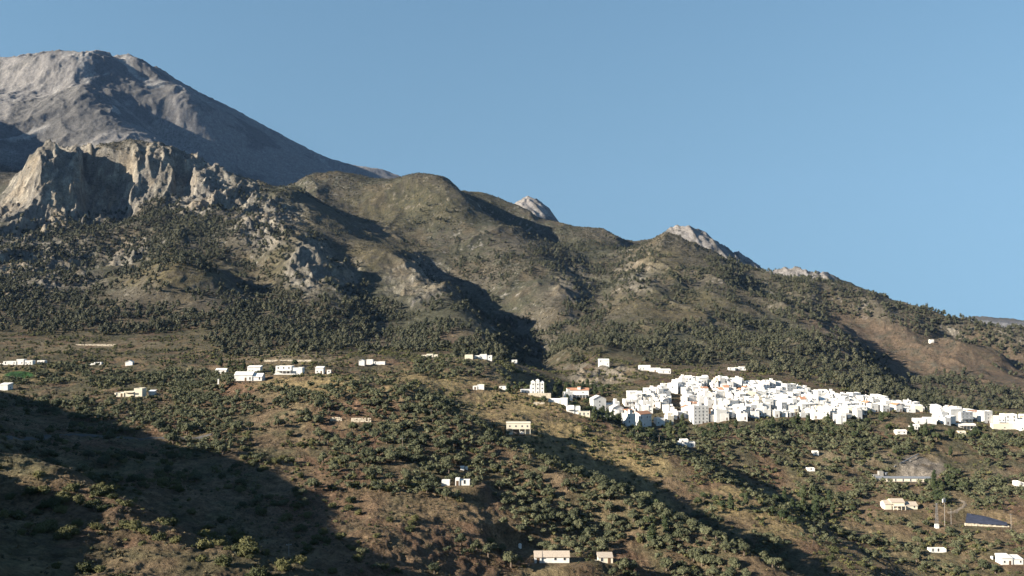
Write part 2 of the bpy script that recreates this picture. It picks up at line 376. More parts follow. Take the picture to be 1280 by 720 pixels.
cliffc = mixc(cliffc, (.46, .41, .33), sstep(.25, .45, fbm(X2 / 14, Z3 / 30, 4, 141)) * .7)
C = C * (1 - rockc[..., None]) + cliffc * rockc[..., None]
pk = mixc(np.zeros(A2.shape + (3,)) + np.array((.255, .238, .222)), (.165, .156, .145), sstep(.1, .35, fbm(X2 / 330, Y2 / 500, 6, 121, .6)))
pk = mixc(pk, (.36, .34, .315), sstep(.28, .45, ridged(wx / 420, wy / 700, 6, 123, .6) + .12 * np.sin(Z3 / 19 + 3 * n1)) * .85)
C = C * (1 - far_peak[..., None]) + pk * far_peak[..., None]
pt = mixc(np.zeros(A2.shape + (3,)) + np.array((.34, .31, .285)), (.20, .185, .165), sstep(.0, .5, fbm(X2 / 28, Y2 / 40, 4, 131)))
C = C * (1 - pale_tops[..., None]) + pt * pale_tops[..., None]
lawn = near_blob([(24,468,770,20,5,1)], soft=.15)
C = mixc(C, (.035, .085, .025), lawn)
grey = near_blob([(1150,586,700,38,17,1)], soft=.25)
C = mixc(C, (.185, .160, .132), grey * sstep(-.6, 0, n2 + .2))
C = np.clip(C * TONE * (1 + .28 * n4[..., None] + .10 * n2[..., None]), .01, .8)
def ground_material():
    m = bpy.data.materials.new('ground'); m.use_nodes = True; t = m.node_tree; N = t.nodes.new; L = t.links.new
    b = t.nodes['Principled BSDF']; b.inputs['Roughness'].default_value = 1; b.inputs['Specular IOR Level'].default_value = .1
    at = N('ShaderNodeAttribute'); at.attribute_name = 'cover'
    tc = N('ShaderNodeTexCoord')
    mul = at.outputs['Color']
    for sc, lo, hi, det in ((1.1, .55, 1.45, 8), (.35, .62, 1.38, 8), (.09, .75, 1.25, 8)):
        no = N('ShaderNodeTexNoise'); no.inputs['Scale'].default_value = sc; no.inputs['Detail'].default_value = det; no.inputs['Roughness'].default_value = .65
        L(tc.outputs['Object'], no.inputs['Vector'])
        mr = N('ShaderNodeMapRange'); mr.inputs[1].default_value = .3; mr.inputs[2].default_value = .7; mr.inputs[3].default_value = lo; mr.inputs[4].default_value = hi
        L(no.outputs[0], mr.inputs[0])
        mx = N('ShaderNodeMix'); mx.data_type = 'RGBA'; mx.blend_type = 'MULTIPLY'; mx.inputs[0].default_value = 1
        L(mul, mx.inputs[6]); L(mr.outputs[0], mx.inputs[7]); mul = mx.outputs[2]
    L(mul, b.inputs['Base Color'])
    no = N('ShaderNodeTexNoise'); no.inputs['Scale'].default_value = .35; no.inputs['Detail'].default_value = 10; no.inputs['Roughness'].default_value = .7
    L(tc.outputs['Object'], no.inputs['Vector'])
    bp = N('ShaderNodeBump'); bp.inputs['Strength'].default_value = 1; bp.inputs['Distance'].default_value = 2.6
    L(no.outputs[0], bp.inputs['Height']); L(bp.outputs[0], b.inputs['Normal'])
    return m
MG = ground_material()
def land_part(name, mask):
    """one stretch of the land as a mesh; neighbours share their border vertices' places"""
    nr, nc = A2.shape
    idx = np.arange(nr * nc).reshape(nr, nc)
    F = np.stack([idx[:-1, :-1], idx[:-1, 1:], idx[1:, 1:], idx[1:, :-1]], -1)[mask[:-1, :-1]]
    used = np.unique(F); re = np.zeros(nr * nc, np.int64); re[used] = np.arange(len(used))
    V = np.stack([X2, Y2, Z3], -1).reshape(-1, 3)[used]
    col = np.c_[C.reshape(-1, 3)[used], np.ones(len(used))]
    o = bpy.data.objects.new(name, mesh_np(name, V, re[F], MG, True, [('cover', 'FLOAT_COLOR', col)])); o['kind'] = 'structure'
    return link(o)
# ------------------------------------------------------------------ the land itself
DIV1 = np.interp(A2, [-1.6, -.6, -.28, -.1, 0, .04, .1, .2, .3, .45, .6, 1.4], [330, 330, 290, 272, 300, 300, 300, 300, 300, 300, 300, 300])
PXA = CX + FPX * A2
D_OLIVE = np.interp(PXA, [-600, 0, 330, 430, 520, 610, 700, 830, 960, 1300, 2000], [700, 700, 690, 690, 660, 572, 518, 480, 434, 380, 380])
D_MTN = np.interp(PXA, [-600, 0, 300, 640, 700, 860, 1000, 1160, 1300, 2000], [1010, 1010, 930, 900, 920, 960, 1000, 990, 960, 960])
D_PEAK = np.interp(PXA, [-600, 0, 250, 380, 480, 760, 1300, 2000], [2300, 2250, 2480, 2560, 2850, 2900, 2900, 2900])
A_ = (Y2 < D_OLIVE); Bm = (Y2 >= D_OLIVE) & (Y2 < D_MTN); Cm = (Y2 >= D_MTN) & (Y2 < D_PEAK); Dm = Y2 >= D_PEAK
land_part('hillside', A_); land_part('valley_slope', Bm); land_part('mountain', Cm); land_part('rocky_summit', Dm)
# ------------------------------------------------------------------ materials and mesh tools
def mat(name, col, rough=.9, var=.0, scale=.6, spec=.2, attr=None, bump=0, metal=0):
    m = bpy.data.materials.new(name); m.use_nodes = True; t = m.node_tree; N = t.nodes.new; L = t.links.new
    b = t.nodes['Principled BSDF']; b.inputs['Roughness'].default_value = rough; b.inputs['Specular IOR Level'].default_value = spec
    b.inputs['Metallic'].default_value = metal
    rgb = N('ShaderNodeRGB'); rgb.outputs[0].default_value = (*col, 1); cur = rgb.outputs[0]
    if var:
        tc = N('ShaderNodeTexCoord'); no = N('ShaderNodeTexNoise'); no.inputs['Scale'].default_value = scale; no.inputs['Detail'].default_value = 6
        L(tc.outputs['Object'], no.inputs['Vector'])
        mr = N('ShaderNodeMapRange'); mr.inputs[1].default_value = .3; mr.inputs[2].default_value = .7; mr.inputs[3].default_value = 1 - var; mr.inputs[4].default_value = 1 + var
        L(no.outputs[0], mr.inputs[0])
        mx = N('ShaderNodeMix'); mx.data_type = 'RGBA'; mx.blend_type = 'MULTIPLY'; mx.inputs[0].default_value = 1
        L(cur, mx.inputs[6]); L(mr.outputs[0], mx.inputs[7]); cur = mx.outputs[2]
        if bump:
            bp = N('ShaderNodeBump'); bp.inputs['Distance'].default_value = bump; L(no.outputs[0], bp.inputs['Height']); L(bp.outputs[0], b.inputs['Normal'])
    L(cur, b.inputs['Base Color'])
    return m
def leaf_mat(name, c1, c2, merged):
    """foliage whose tone differs from plant to plant: by object, or by a per-plant number kept on the merged mesh"""
    m = bpy.data.materials.new(name); m.use_nodes = True; t = m.node_tree; N = t.nodes.new; L = t.links.new
    b = t.nodes['Principled BSDF']; b.inputs['Roughness'].default_value = .75; b.inputs['Specular IOR Level'].default_value = .15
    if merged:
        at = N('ShaderNodeAttribute'); at.attribute_name = 'tint'; f = at.outputs['Fac']
    else:
        f = N('ShaderNodeObjectInfo').outputs['Random']
    tc = N('ShaderNodeTexCoord'); no = N('ShaderNodeTexNoise'); no.inputs['Scale'].default_value = .9; no.inputs['Detail'].default_value = 4
    L(tc.outputs['Object'], no.inputs['Vector'])
    ad = N('ShaderNodeMath'); ad.operation = 'ADD'; L(f, ad.inputs[0]); L(no.outputs[0], ad.inputs[1])
    sb = N('ShaderNodeMath'); sb.operation = 'SUBTRACT'; sb.use_clamp = True; L(ad.outputs[0], sb.inputs[0]); sb.inputs[1].default_value = .5
    mx = N('ShaderNodeMix'); mx.data_type = 'RGBA'; mx.inputs[6].default_value = (*c1, 1); mx.inputs[7].default_value = (*c2, 1)
    L(sb.outputs[0], mx.inputs[0]); L(mx.outputs[2], b.inputs['Base Color'])
    return m
class Shape:
    def __init__(self): self.v = []; self.f = []; self.m = []
    def poly(self, pts, m=0):
        n = len(self.v); self.v += [tuple(p) for p in pts]; self.f.append(tuple(range(n, n + len(pts)))); self.m.append(m); return self
    def box(self, x0, x1, y0, y1, z0, z1, m=0):
        n = len(self.v)
        self.v += [(x, y, z) for z in (z0, z1) for (x, y) in ((x0, y0), (x1, y0), (x1, y1), (x0, y1))]
        for q in ((0, 3, 2, 1), (4, 5, 6, 7), (0, 1, 5, 4), (1, 2, 6, 5), (2, 3, 7, 6), (3, 0, 4, 7)):
            self.f.append(tuple(n + i for i in q)); self.m.append(m)
        return self
    def gable(self, x0, x1, y0, y1, z0, rise, along='x', t=.18, m=0, over=.3):
        """pitched roof slab pair with thickness"""
        x0 -= over; x1 += over; y0 -= over; y1 += over
        if along == 'x':
            c = (y0 + y1) / 2; prof = [(y0, z0), (c, z0 + rise), (y1, z0), (y1, z0 + t), (c, z0 + rise + t), (y0, z0 + t)]
            mk = lambda s, p: (s, p[0], p[1]); e = (x0, x1)
        else:
            c = (x0 + x1) / 2; prof = [(x0, z0), (c, z0 + rise), (x1, z0), (x1, z0 + t), (c, z0 + rise + t), (x0, z0 + t)]
            mk = lambda s, p: (p[0], s, p[1]); e = (y0, y1)
        n = len(self.v); self.v += [mk(e[0], p) for p in prof] + [mk(e[1], p) for p in prof]
        for i in range(6): self.f.append((n + i, n + (i + 1) % 6, n + 6 + (i + 1) % 6, n + 6 + i)); self.m.append(m)
        for b in (0, 6):
            self.f.append((n + b, n + b + 1, n + b + 4, n + b + 5)); self.m.append(m)
            self.f.append((n + b + 1, n + b + 2, n + b + 3, n + b + 4)); self.m.append(m)
        return self
    def gable_wall(self, x0, x1, y0, y1, z0, rise, along='x', m=0):
        if along == 'x':
            c = (y0 + y1) / 2
            for x in (x0, x1): self.poly([(x, y0, z0), (x, y1, z0), (x, c, z0 + rise)], m)
        else:
            c = (x0 + x1) / 2
            for y in (y0, y1): self.poly([(x0, y, z0), (x1, y, z0), (c, y, z0 + rise)], m)
        return self
    def tube(self, pts, radii, k=6, m=0):
        rings = []
        for i, p in enumerate(pts):
            p = Vector(p); d = Vector(pts[min(i + 1, len(pts) - 1)]) - Vector(pts[max(i - 1, 0)])
            d.normalize(); u = d.orthogonal().normalized(); w_ = d.cross(u); n = len(self.v)
            for j in range(k):
                a = 2 * math.pi * j / k; self.v.append(tuple(p + (u * math.cos(a) + w_ * math.sin(a)) * radii[i]))
            rings.append(n)
        for a, b in zip(rings, rings[1:]):
            for j in range(k): self.f.append((a + j, a + (j + 1) % k, b + (j + 1) % k, b + j)); self.m.append(m)
        self.f.append(tuple(rings[0] + j for j in reversed(range(k)))); self.m.append(m)
        self.f.append(tuple(rings[-1] + j for j in range(k))); self.m.append(m)
        return self
    def mesh(self, name, *mats):
        me = bpy.data.meshes.new(name); me.from_pydata(self.v, [], self.f)
        for q in mats: me.materials.append(q)
        if len(mats) > 1: me.polygons.foreach_set('material_index', self.m)
        me.update(); return me
def put(name, me, parent=None, loc=(0, 0, 0), rz=0, sc=None):
    o = bpy.data.objects.new(name, me); o.location = loc; o.rotation_euler = (0, 0, rz)
    if sc is not None: o.scale = sc
    if parent is not None: o.parent = parent
    return link(o)
def tag(o, label=None, cat=None, group=None, kind=None):
    for k, v in (('label', label), ('category', cat), ('group', group), ('kind', kind)):
        if v: o[k] = v
    return o
WHITE = mat('white_lime_wash', (.60, .58, .545), .9, .15, .35)
CREAM = mat('cream_render', (.57, .515, .41), .9, .06, .4)
GREYW = mat('weathered_white_render', (.56, .55, .53), .9, .10, .4)
TILE = mat('terracotta_tiles', (.34, .17, .10), .9, .25, 2.5, bump=.1)
TERRACE = mat('roof_terrace_paving', (.52, .45, .39), .9, .12, .8)
ROOFGREY = mat('grey_roof_coating', (.46, .45, .44), .9, .12, .8)
GLASS = mat('dark_window_glass', (.035, .04, .05), .25, spec=.5)
WOOD = mat('dark_painted_door', (.10, .06, .035), .7, .2, 3)
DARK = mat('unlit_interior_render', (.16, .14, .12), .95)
STONE = mat('pale_dry_stone', (.46, .40, .31), .95, .3, 1.2, bump=.15)
CONCRETE = mat('raw_concrete', (.22, .205, .185), .95, .18, .7)
METAL = mat('galvanised_steel', (.27, .275, .285), .6, .1, 2, metal=.6)
POLEWOOD = mat('pole_timber', (.20, .16, .12), .9, .2, 3)
PANEL = mat('dark_blue_sheeting', (.036, .041, .062), .7, .3, .5)
# ------------------------------------------------------------------ buildings
FOOT = []                                                       # footprints kept clear of plants: x, y, radius
def unit_window(tall):
    s = Shape(); w, h = .55, tall / 2
    s.box(-w, w, -.05, .02, -h, -h + .09, 0); s.box(-w, w, -.05, .02, h - .09, h, 0)
    s.box(-w, -w + .09, -.05, .02, -h + .09, h - .09, 0); s.box(w - .09, w, -.05, .02, -h + .09, h - .09, 0)
    s.box(-w + .09, w - .09, -.015, .02, -h + .09, h - .09, 1)
    return s.mesh('window', GREYW, GLASS)
WIN = unit_window(1.25); WINBIG = unit_window(1.9)
DOORM = Shape().box(-.55, .55, -.06, .02, 0, 2.15, 0).mesh('door', WOOD)
CHIM = Shape().box(-.35, .35, -.35, .35, 0, 1.5).box(-.45, .45, -.45, .45, 1.5, 1.62).mesh('chimney', WHITE)
def house(loc, w, d, hts, rz=0, wall=None, roof='flat', label='', group=None, extras=(), cols=None, tile=None, name='house', cat='house', rnd=random, doors=1, low=3.5):
    """a house of one to three stepped blocks. hts: (share of width, height) of each block from left to right"""
    wall = wall or WHITE; tile = tile or TILE
    root = put(name, None, None, loc, rz); root.empty_display_size = 1; tag(root, label, cat, group)
    FOOT.append((loc[0], loc[1], math.hypot(w, d) / 2 + .6))
    if group is None: FOOT.append((loc[0] - .01 * loc[0], loc[1] - d / 2 - 5, w * .45 + 1))
    S_ = Shape(); x = -w / 2; blocks = []
    for i, (sh, h) in enumerate(hts):
        x1 = x + w * sh; f = -d / 2 + (.35 * i if len(hts) > 1 else 0); blocks.append((x, x1, f, d / 2 + .002 * i, h))
        par = .55 if roof == 'flat' else 0
        S_.box(x, x1 - .004, f, d / 2 + .002 * i, -low - .01 * i, h - par)
        if par:
            y1 = d / 2 + .002 * i
            S_.box(x, x1 - .004, f, f + .22, h - par, h); S_.box(x, x1 - .004, y1 - .22, y1, h - par, h)
            S_.box(x, x + .22, f + .22, y1 - .22, h - par, h); S_.box(x1 - .226, x1 - .004, f + .22, y1 - .22, h - par, h)
        elif roof.startswith('gable'):
            S_.gable_wall(x, x1 - .004, f, d / 2 + .002 * i, h, .24 * ((d if roof == 'gable_x' else w * sh)), 'x' if roof == 'gable_x' else 'y')
        x = x1
    put('wall', S_.mesh('wall', wall), root)
    for (a, b, f, y1, h) in blocks:
        if roof == 'flat':
            put('roof', Shape().box(a + .22, b - .226, f + .22, y1 - .22, h - .549, h - .50).mesh('roof', rnd.choice([TERRACE, ROOFGREY, ROOFGREY])), root)
        elif roof == 'gable_x':
            put('roof', Shape().gable(a, b, f, y1, h + .004, .24 * d).mesh('roof', tile), root)
        elif roof == 'gable_y':
            put('roof', Shape().gable(a, b, f, y1, h + .004, .24 * (b - a), 'y').mesh('roof', tile), root)
        elif roof == 'shed':
            q = Shape(); z0, z1 = h + .02, h + 1.1
            q.box(a - .2, b + .2, f - .25, y1 + .2, h + .003, h + .12)
            q.poly([(a - .2, f - .25, z0 + .11), (b + .2, f - .25, z0 + .11), (b + .2, y1 + .2, z1), (a - .2, y1 + .2, z1)])
            q.poly([(a - .2, y1 + .2, z0 + .1), (b + .2, y1 + .2, z0 + .1), (b + .2, y1 + .2, z1), (a - .2, y1 + .2, z1)])
            q.poly([(a - .2, f - .25, z0 + .11), (a - .2, y1 + .2, z0 + .1), (a - .2, y1 + .2, z1)]); q.poly([(b + .2, f - .25, z0 + .11), (b + .2, y1 + .2, z1), (b + .2, y1 + .2, z0 + .1)])
            put('roof', q.mesh('roof', tile), root)
    for bi, (a, b, f, y1, h) in enumerate(blocks):
        st = max(1, int((h + .3) / 2.9)); n = cols if cols is not None else max(1, int((b - a) / 2.9))
        for s_ in range(st):
            for c in range(n):
                if cols is None and rnd.random() < .42: continue
                xx = a + (b - a) * (c + .5) / n
                if s_ == 0 and doors and bi == 0 and c == n // 2:
                    put('door', DOORM, root, (xx, f, 0)); continue
                put('window', WIN if rnd.random() < .7 else WINBIG, root, (xx, f, s_ * 2.85 + 1.6))
            if rnd.random() < .6 and b == w / 2:
                put('window', WIN, root, (b - .004, (f + y1) / 2, s_ * 2.85 + 1.6), math.pi / 2)
    for e in extras:
        a, b, f, y1, h = blocks[e[1] if len(e) > 1 and isinstance(e[1], int) else -1]
        if e[0] == 'stair_head':
            bw = min(2.6, (b - a) * .5); bx = a + .3 + (b - a - bw - .6) * (e[2] if len(e) > 2 else .8)
            put('stair_head', Shape().box(bx, bx + bw, y1 - 3.2, y1 - .25, h - .5, h + 1.9).mesh('stair_head', wall), root)
        elif e[0] == 'chimney':
            put('chimney', CHIM, root, (a + (b - a) * (e[2] if len(e) > 2 else .3), (f + y1) / 2 + .6, h - .3))
        elif e[0] == 'balcony':
            q = Shape(); q.box(a + .3, b - .3, f - 1.1, f + .0, 2.75, 2.92)
            q.box(a + .3, b - .3, f - 1.1, f - 1.02, 2.92, 3.75)
            put('balcony', q.mesh('balcony', wall), root)
        elif e[0] == 'porch':
            q = Shape(); q.box(a + .2, b - .2, f - 2.6, f - .01, 2.45, 2.62)
            n = max(2, int((b - a) / 2.5))
            for i in range(n + 1):
                xx = a + .4 + (b - a - .8) * i / n; q.box(xx - .14, xx + .14, f - 2.55, f - 2.27, -low + 1, 2.45)
            put('porch', q.mesh('porch', e[2] if len(e) > 2 else wall), root)
        elif e[0] == 'tower':
            bx = a + (b - a) * .5; q = Shape().box(bx - 1.3, bx + 1.3, f + .4, f + 3.0, h - .5, h + 2.8)
            put('tower', q.mesh('tower', wall), root); put('tower_roof', Shape().gable(bx - 1.3, bx + 1.3, f + .4, f + 3.0, h + 2.804, .5, 'x', over=.15).mesh('tower_roof', tile), root)
        elif e[0] == 'tank':
            q = Shape().tube([(b - 1.2, y1 - 1.4, h - .5), (b - 1.2, y1 - 1.4, h + .9)], [.6, .6], 10); put('water_tank', q.mesh('water_tank', GREYW), root)
        elif e[0] == 'yard_wall':
            q = Shape(); q.box(-w / 2 - e[2], -w / 2, -d / 2 - .1, -d / 2 + .15, -low, 1.3); put('yard_wall', q.mesh('yard_wall', wall), root)
        elif e[0] == 'terrace_base':
            q = Shape(); q.box(-w / 2 - .8, w / 2 + 1.2, -d / 2 - 3.0, -d / 2 - .01, -5, -.2); q.box(-w / 2 - .8, w / 2 + 1.2, -d / 2 - 3.0, -d / 2 - 2.85, -.2, .7)
            put('terrace', q.mesh('terrace', e[2] if len(e) > 2 else wall), root)
    return root
def at(px, py):
    p = hit(px, py)
    return p
def house_at(px, py, wpx, hpx, d, label, **k):
    """a house whose front stands at a point of the hillside; its width and height taken from the photo's scale there"""
    x, y, z = at(px, py); m = y / FPX
    w = wpx * m; h = hpx * m
    hts = k.pop('hts', [(1, 1)]); hts = [(s, max(2.2, h * q)) for s, q in hts]
    rz = k.pop('rz', 0)
    return house((x, y + d / 2, z), w, d, hts, rz, label=label, **k)
VR = random.Random(5)
def pl(pts, x): return float(np.interp(x, [p[0] for p in pts], [p[1] for p in pts]))
LOWER = [(768,524),(790,531),(820,532),(850,527),(880,531),(905,525),(940,523),(1000,524),(1050,529),(1085,521),(1130,515),(1150,518),(1180,530),(1215,536),(1282,538)]
UPPER = [(768,515),(778,503),(800,496),(830,489),(850,479),(905,480),(960,481),(990,487),(1005,493),(1050,499),(1100,504),(1150,512),(1200,520),(1282,527)]
ORD = ['first','second','third','fourth','fifth','sixth','seventh','eighth','ninth','tenth','eleventh','twelfth','thirteenth','fourteenth','fifteenth','sixteenth','seventeenth','eighteenth','nineteenth','twentieth']
ORD += ['twenty-' + o for o in ORD[:9]] + ['thirtieth'] + ['thirty-' + o for o in ORD[:9]] + ['fortieth'] + ['forty-' + o for o in ORD[:9]] + ['fiftieth'] + ['fifty-' + o for o in ORD[:9]]
VILLAGE = []
def build_village():
    yv = 768.0; row = 0
    while yv < 925:
        x = yv * (766 - CX) / FPX; n = 0; rowl = []
        while x < yv * (1286 - CX) / FPX:
            wd = VR.choice([4.2, 4.8, 5.2, 5.8, 6.3, 7.0, 8.0, 9.4]); d = VR.uniform(6.5, 9)
            yy = yv + VR.uniform(-2.5, 2.5) + 3.5 * math.sin(x * .045 + row)
            xc = x + wd / 2; zc = float(ground(xc, yy))
            px, py = pixel_of(xc, yy, zc); px = float(px); py = float(py)
            x += wd + (VR.uniform(.05, .35) if VR.random() < .70 else VR.uniform(1.0, 3.4))
            if not (pl(UPPER, px) - 1.5 < py < pl(LOWER, px) + .5): continue
            if VR.random() < (.07 if px < 1125 else .20): continue
            if any((px - q[0]) ** 2 / q[2] ** 2 + (py - q[1]) ** 2 / q[3] ** 2 < 1 for q in GAPS): continue
            rowl.append((xc, yy, zc, wd, d, px, py))
        if rowl:
            row += 1
            for n, r in enumerate(rowl): VILLAGE.append((row, n, len(rowl)) + r)
        yv += 10.9
GAPS = [(845,512,9,9),(820,518,12,5),(882,491,12,4),(967,489,7,5),(1100,520,30,5),(1158,517,10,5),(845,498,6,5),(1208,532,24,9),(1234,528,9,12),(1258,529,18,9),(800,528,22,7),(875,520,13,14),(988,490,8,6)]
build_village()
for (row, n, cnt, x, y, z, wd, d, px, py) in VILLAGE:
    st = VR.choice([1, 2, 2, 2, 2, 2, 3]) if px < 1125 else VR.choice([1, 2, 2])
    h = st * 2.35 + VR.uniform(.3, 1.2)
    wallm, cw = VR.choices([(WHITE, 'white'), (CREAM, 'cream'), (GREYW, 'greyish white')], [84, 8, 8])[0]
    roof = VR.choices(['flat', 'gable_x', 'gable_y', 'shed'], [76, 8, 6, 10])[0]
    two = wd > 7 and VR.random() < .45
    hts = [(1, h)] if not two else VR.choice([[(.55, h), (.45, h * .66 + .5)], [(.4, h * .7), (.6, h)], [(.5, h * .8), (.5, h + .9)]])
    ex = []
    if roof == 'flat' and VR.random() < .45: ex.append(('stair_head', -1, VR.random()))
    if VR.random() < .18: ex.append(('chimney', -1, VR.uniform(.2, .8)))
    if roof == 'flat' and VR.random() < .12: ex.append(('tank',))
    if st >= 2 and VR.random() < .16: ex.append(('balcony', 0))
    rt = {'flat': 'flat-roofed', 'gable_x': 'tile-roofed', 'gable_y': 'gable-fronted', 'shed': 'lean-to-roofed'}[roof]
    sz = {1: 'low', 2: 'two-storey', 3: 'tall three-storey'}[st]
    lab = f"{sz} {cw} {rt} village house, {ORD[n]} from the west in the {ORD[row-1]} row uphill"
    tl = WHITE if VR.random() < .84 else TILE
    house((x, y, z), wd, d, hts, VR.gauss(0, .16) + .10, wallm, roof, lab, 'white houses of the hillside village', ex, rnd=VR, tile=tl)
# ------------------------------------------------------------------ buildings that stand apart
HR = random.Random(11)
def H(*a, **k): k.setdefault('rnd', HR); return house_at(*a, **k)
PALETILE = mat('faded_roof_tiles', (.36, .30, .24), .9, .2, 2.5, bump=.1)
GV = 'white houses of the hillside village'
# left plain
H(22,456,36,5.5,6,'long low white farmhouse above the bright green field', hts=[(.45,.8),(.25,1.25),(.3,1)], extras=[('yard_wall',0,6)])
H(51,455,9,4.5,5,'small white outbuilding right of the long farmhouse above the green field', doors=0)
H(4,488,11,7,7,'white house cut by the left edge of the view below the green field', roof='shed', tile=WHITE)
H(122,456,9,3.2,4,'tiny low white shed with a long wall, among dark scrub', doors=0, extras=[('yard_wall',0,4)])
H(161,457,9,4.2,4,'tiny white hut with a peaked roof beside a pale wall', roof='gable_y', tile=WHITE, doors=0)
H(160,496,34,10,8,'stepped cream house with one taller square block above olive trees', wall=CREAM, hts=[(.35,.5),(.35,.62),(.3,1.05)], extras=[('balcony',1)])
H(189,494,7,4,4,'small white shed right of the stepped cream house', doors=0, roof='shed', tile=GREYW)
H(276,467,13,4,6,'small low white house at the foot of the pine slope, leftmost of the hilltop group', roof='gable_x', tile=WHITE)
H(310,476,34,8,9,'broad white villa with pale hipped roof and chimney below the brown hill', roof='gable_x', tile=GREYW, extras=[('chimney',-1,.1)], hts=[(.65,.85),(.35,.6)])
H(317,467,16,8,7,'white two-storey house behind the broad villa', roof='shed', tile=WHITE)
H(361,468,33,10,8,'large white house with an upper floor and deep porch on the brown hilltop', hts=[(.6,1.05),(.4,.85)], extras=[('porch',0),('balcony',0),('terrace_base',0)])
H(399,467,10,7,6,'small white cube house right of the large hilltop house', roof='shed', tile=WHITE)
H(411,467,5,4.5,3,'very small white hut right of the white cube house on the hilltop', doors=0)
H(452,457,7,6,5,'little white gabled house on the crest, left end of a row', roof='gable_y', tile=WHITE)
H(462,456,8,6.5,5,'little white flat house in the middle of the crest row', )
H(474,456,14,4,5,'low white annex at the right end of the crest row', doors=0)
H(537,447,20,4.5,6,'ruined cream wall building by the bare bank under the pines', wall=CREAM, hts=[(.3,.7),(.4,1),(.3,.8)], doors=0)
H(586,448,10,4.5,6,'small cream house, left of two at the forest edge', wall=CREAM)
H(604,449,22,5.5,7,'long white house with stepped roof at the forest edge', hts=[(.3,.8),(.4,1.1),(.3,.85)])
H(643,454,7,4,5,'tiny white house alone at the mouth of the wooded ravine', doors=0)
H(598,487,14,6,6,'low white house on the grassy shoulder, farther from the white mansion', hts=[(.4,.7),(.6,1)])
H(629,487,10,4,5,'low white shed on the grassy shoulder beside the white mansion', doors=0)
# the mansion
mx, my, mz = at(667, 493); k_ = my / FPX
mansion = put('mansion', None, None, (mx, my + 5, mz)); tag(mansion, 'big white turreted mansion above a grey stone terrace, apart from the village', 'mansion'); FOOT.append((mx, my + 5, 12))
q = Shape(); q.box(-10, -2.5, -3.5, 5, -5, 3.2); q.box(-2.496, 8, -4, 6, -5, 6.6); q.box(-2.0, 1.2, -4.6, -1, -4.9, 9.6); q.box(1.8, 4.4, -4.8, -1.5, -4.8, 10.6); q.box(5.2, 7.9, -4.6, -1.4, -4.9, 9.2); q.box(-1.5, 7.5, -.8, 4.5, 6.61, 8.4)
put('wall', q.mesh('wall', WHITE), mansion)
put('roof', Shape().box(-9.8, -2.7, -3.3, 4.8, 3.21, 3.4).mesh('roof', ROOFGREY), mansion)
for cx_, cy_, zz in ((-.4, -2.8, 9.6), (3.1, -3.15, 10.6), (6.55, -3.0, 9.2)):
    n0 = Shape(); [n0.poly([(cx_ - 1.5 * s0, cy_ - 1.6 * t0, zz + .01), (cx_ - 1.5 * s1, cy_ - 1.6 * t1, zz + .01), (cx_, cy_, zz + 1.1)]) for (s0, t0), (s1, t1) in zip(((1, 1), (-1, 1), (-1, -1), (1, -1)), ((-1, 1), (-1, -1), (1, -1), (1, 1)))]
    put('turret_roof', n0.mesh('turret_roof', GREYW), mansion)
    for zz2 in (1.7, 4.5, 7.6): put('window', WIN, mansion, (cx_, -4.61 if cx_ != 3.1 else -4.81, zz2))
for xx in (-8.5, -6, -4): put('window', WIN, mansion, (xx, -3.5, 1.6))
put('terrace', Shape().box(-4, 13, -9, -4.9, -7, .4).box(-4, 13, -9, -8.8, .4, 1.3).mesh('terrace', STONE), mansion)
# west end of the village
H(698,504,24,6,7,'long low white house stepping downhill beside the mansion garden', group=GV, hts=[(.6,.85),(.4,1)], rz=-.15)
H(710,501,10,11,6,'narrow white house with a small tower, west end of the village', extras=[('tower',0)], group=GV, rz=.2)
H(724,497,24,9,8,'house with brown tiled porch roof behind the narrow tower house', wall=GREYW, roof='gable_x', extras=[('porch',0,GREYW),('tower',0)], group=GV)
H(717,517,17,9,7,'white flat-roofed villa above the grassy slope with a wide dark opening', extras=[('balcony',0)], hts=[(.55,1.05),(.45,.95)], group=GV)
H(730,520,15,6,5,'low cream pavilion with three openings in front of the white villa', wall=CREAM, cols=3, doors=0, group=GV, low=2.5)
H(748,513,17,14,9,'tall plain white gable end with grey sloping roof, near the west end', roof='gable_y', tile=ROOFGREY, cols=1, group=GV, rz=.25)
H(761,513,11,7,7,'white lean-to house joined to the tall grey-roofed gable house', roof='shed', tile=ROOFGREY, group=GV)
H(771,520,15,10,7,'bright white gabled block just below the grey-roofed houses', roof='gable_y', tile=WHITE, group=GV, rz=.3)
H(759,524,10,3,3,'very low white garden wall house under the gabled block', doors=0, group=GV)
H(787,534,12,17,7,'slim white tower house at the lower west corner of the village', extras=[('tower',0)], group=GV, rz=.45)
H(803,533,22,15,9,'greyish house turned into its own shade with terracotta roof', wall=GREYW, roof='gable_x', group=GV, rz=.75)
H(875,530,20,23,10,'tallest white apartment block at the lower edge with shaded right side', cols=4, extras=[('stair_head',0,.7)], group=GV, rz=.22)
H(901,527,14,15,8,'plain white windowless block right of the tallest apartment block', cols=0, doors=0, group=GV, rz=.15)
H(988,492,14,12,9,'white cube house standing alone above the upper village edge', cols=3, group=GV, rz=.3)
H(960,487,20,11,8,'white row block with deep vertical bays at the upper edge', hts=[(.3,.95),(.3,1.05),(.4,1)], cols=2, group=GV)
H(923,483,8,10,6,'slender white tower house on the upper edge of the village', group=GV, extras=[('stair_head',0,.4)])
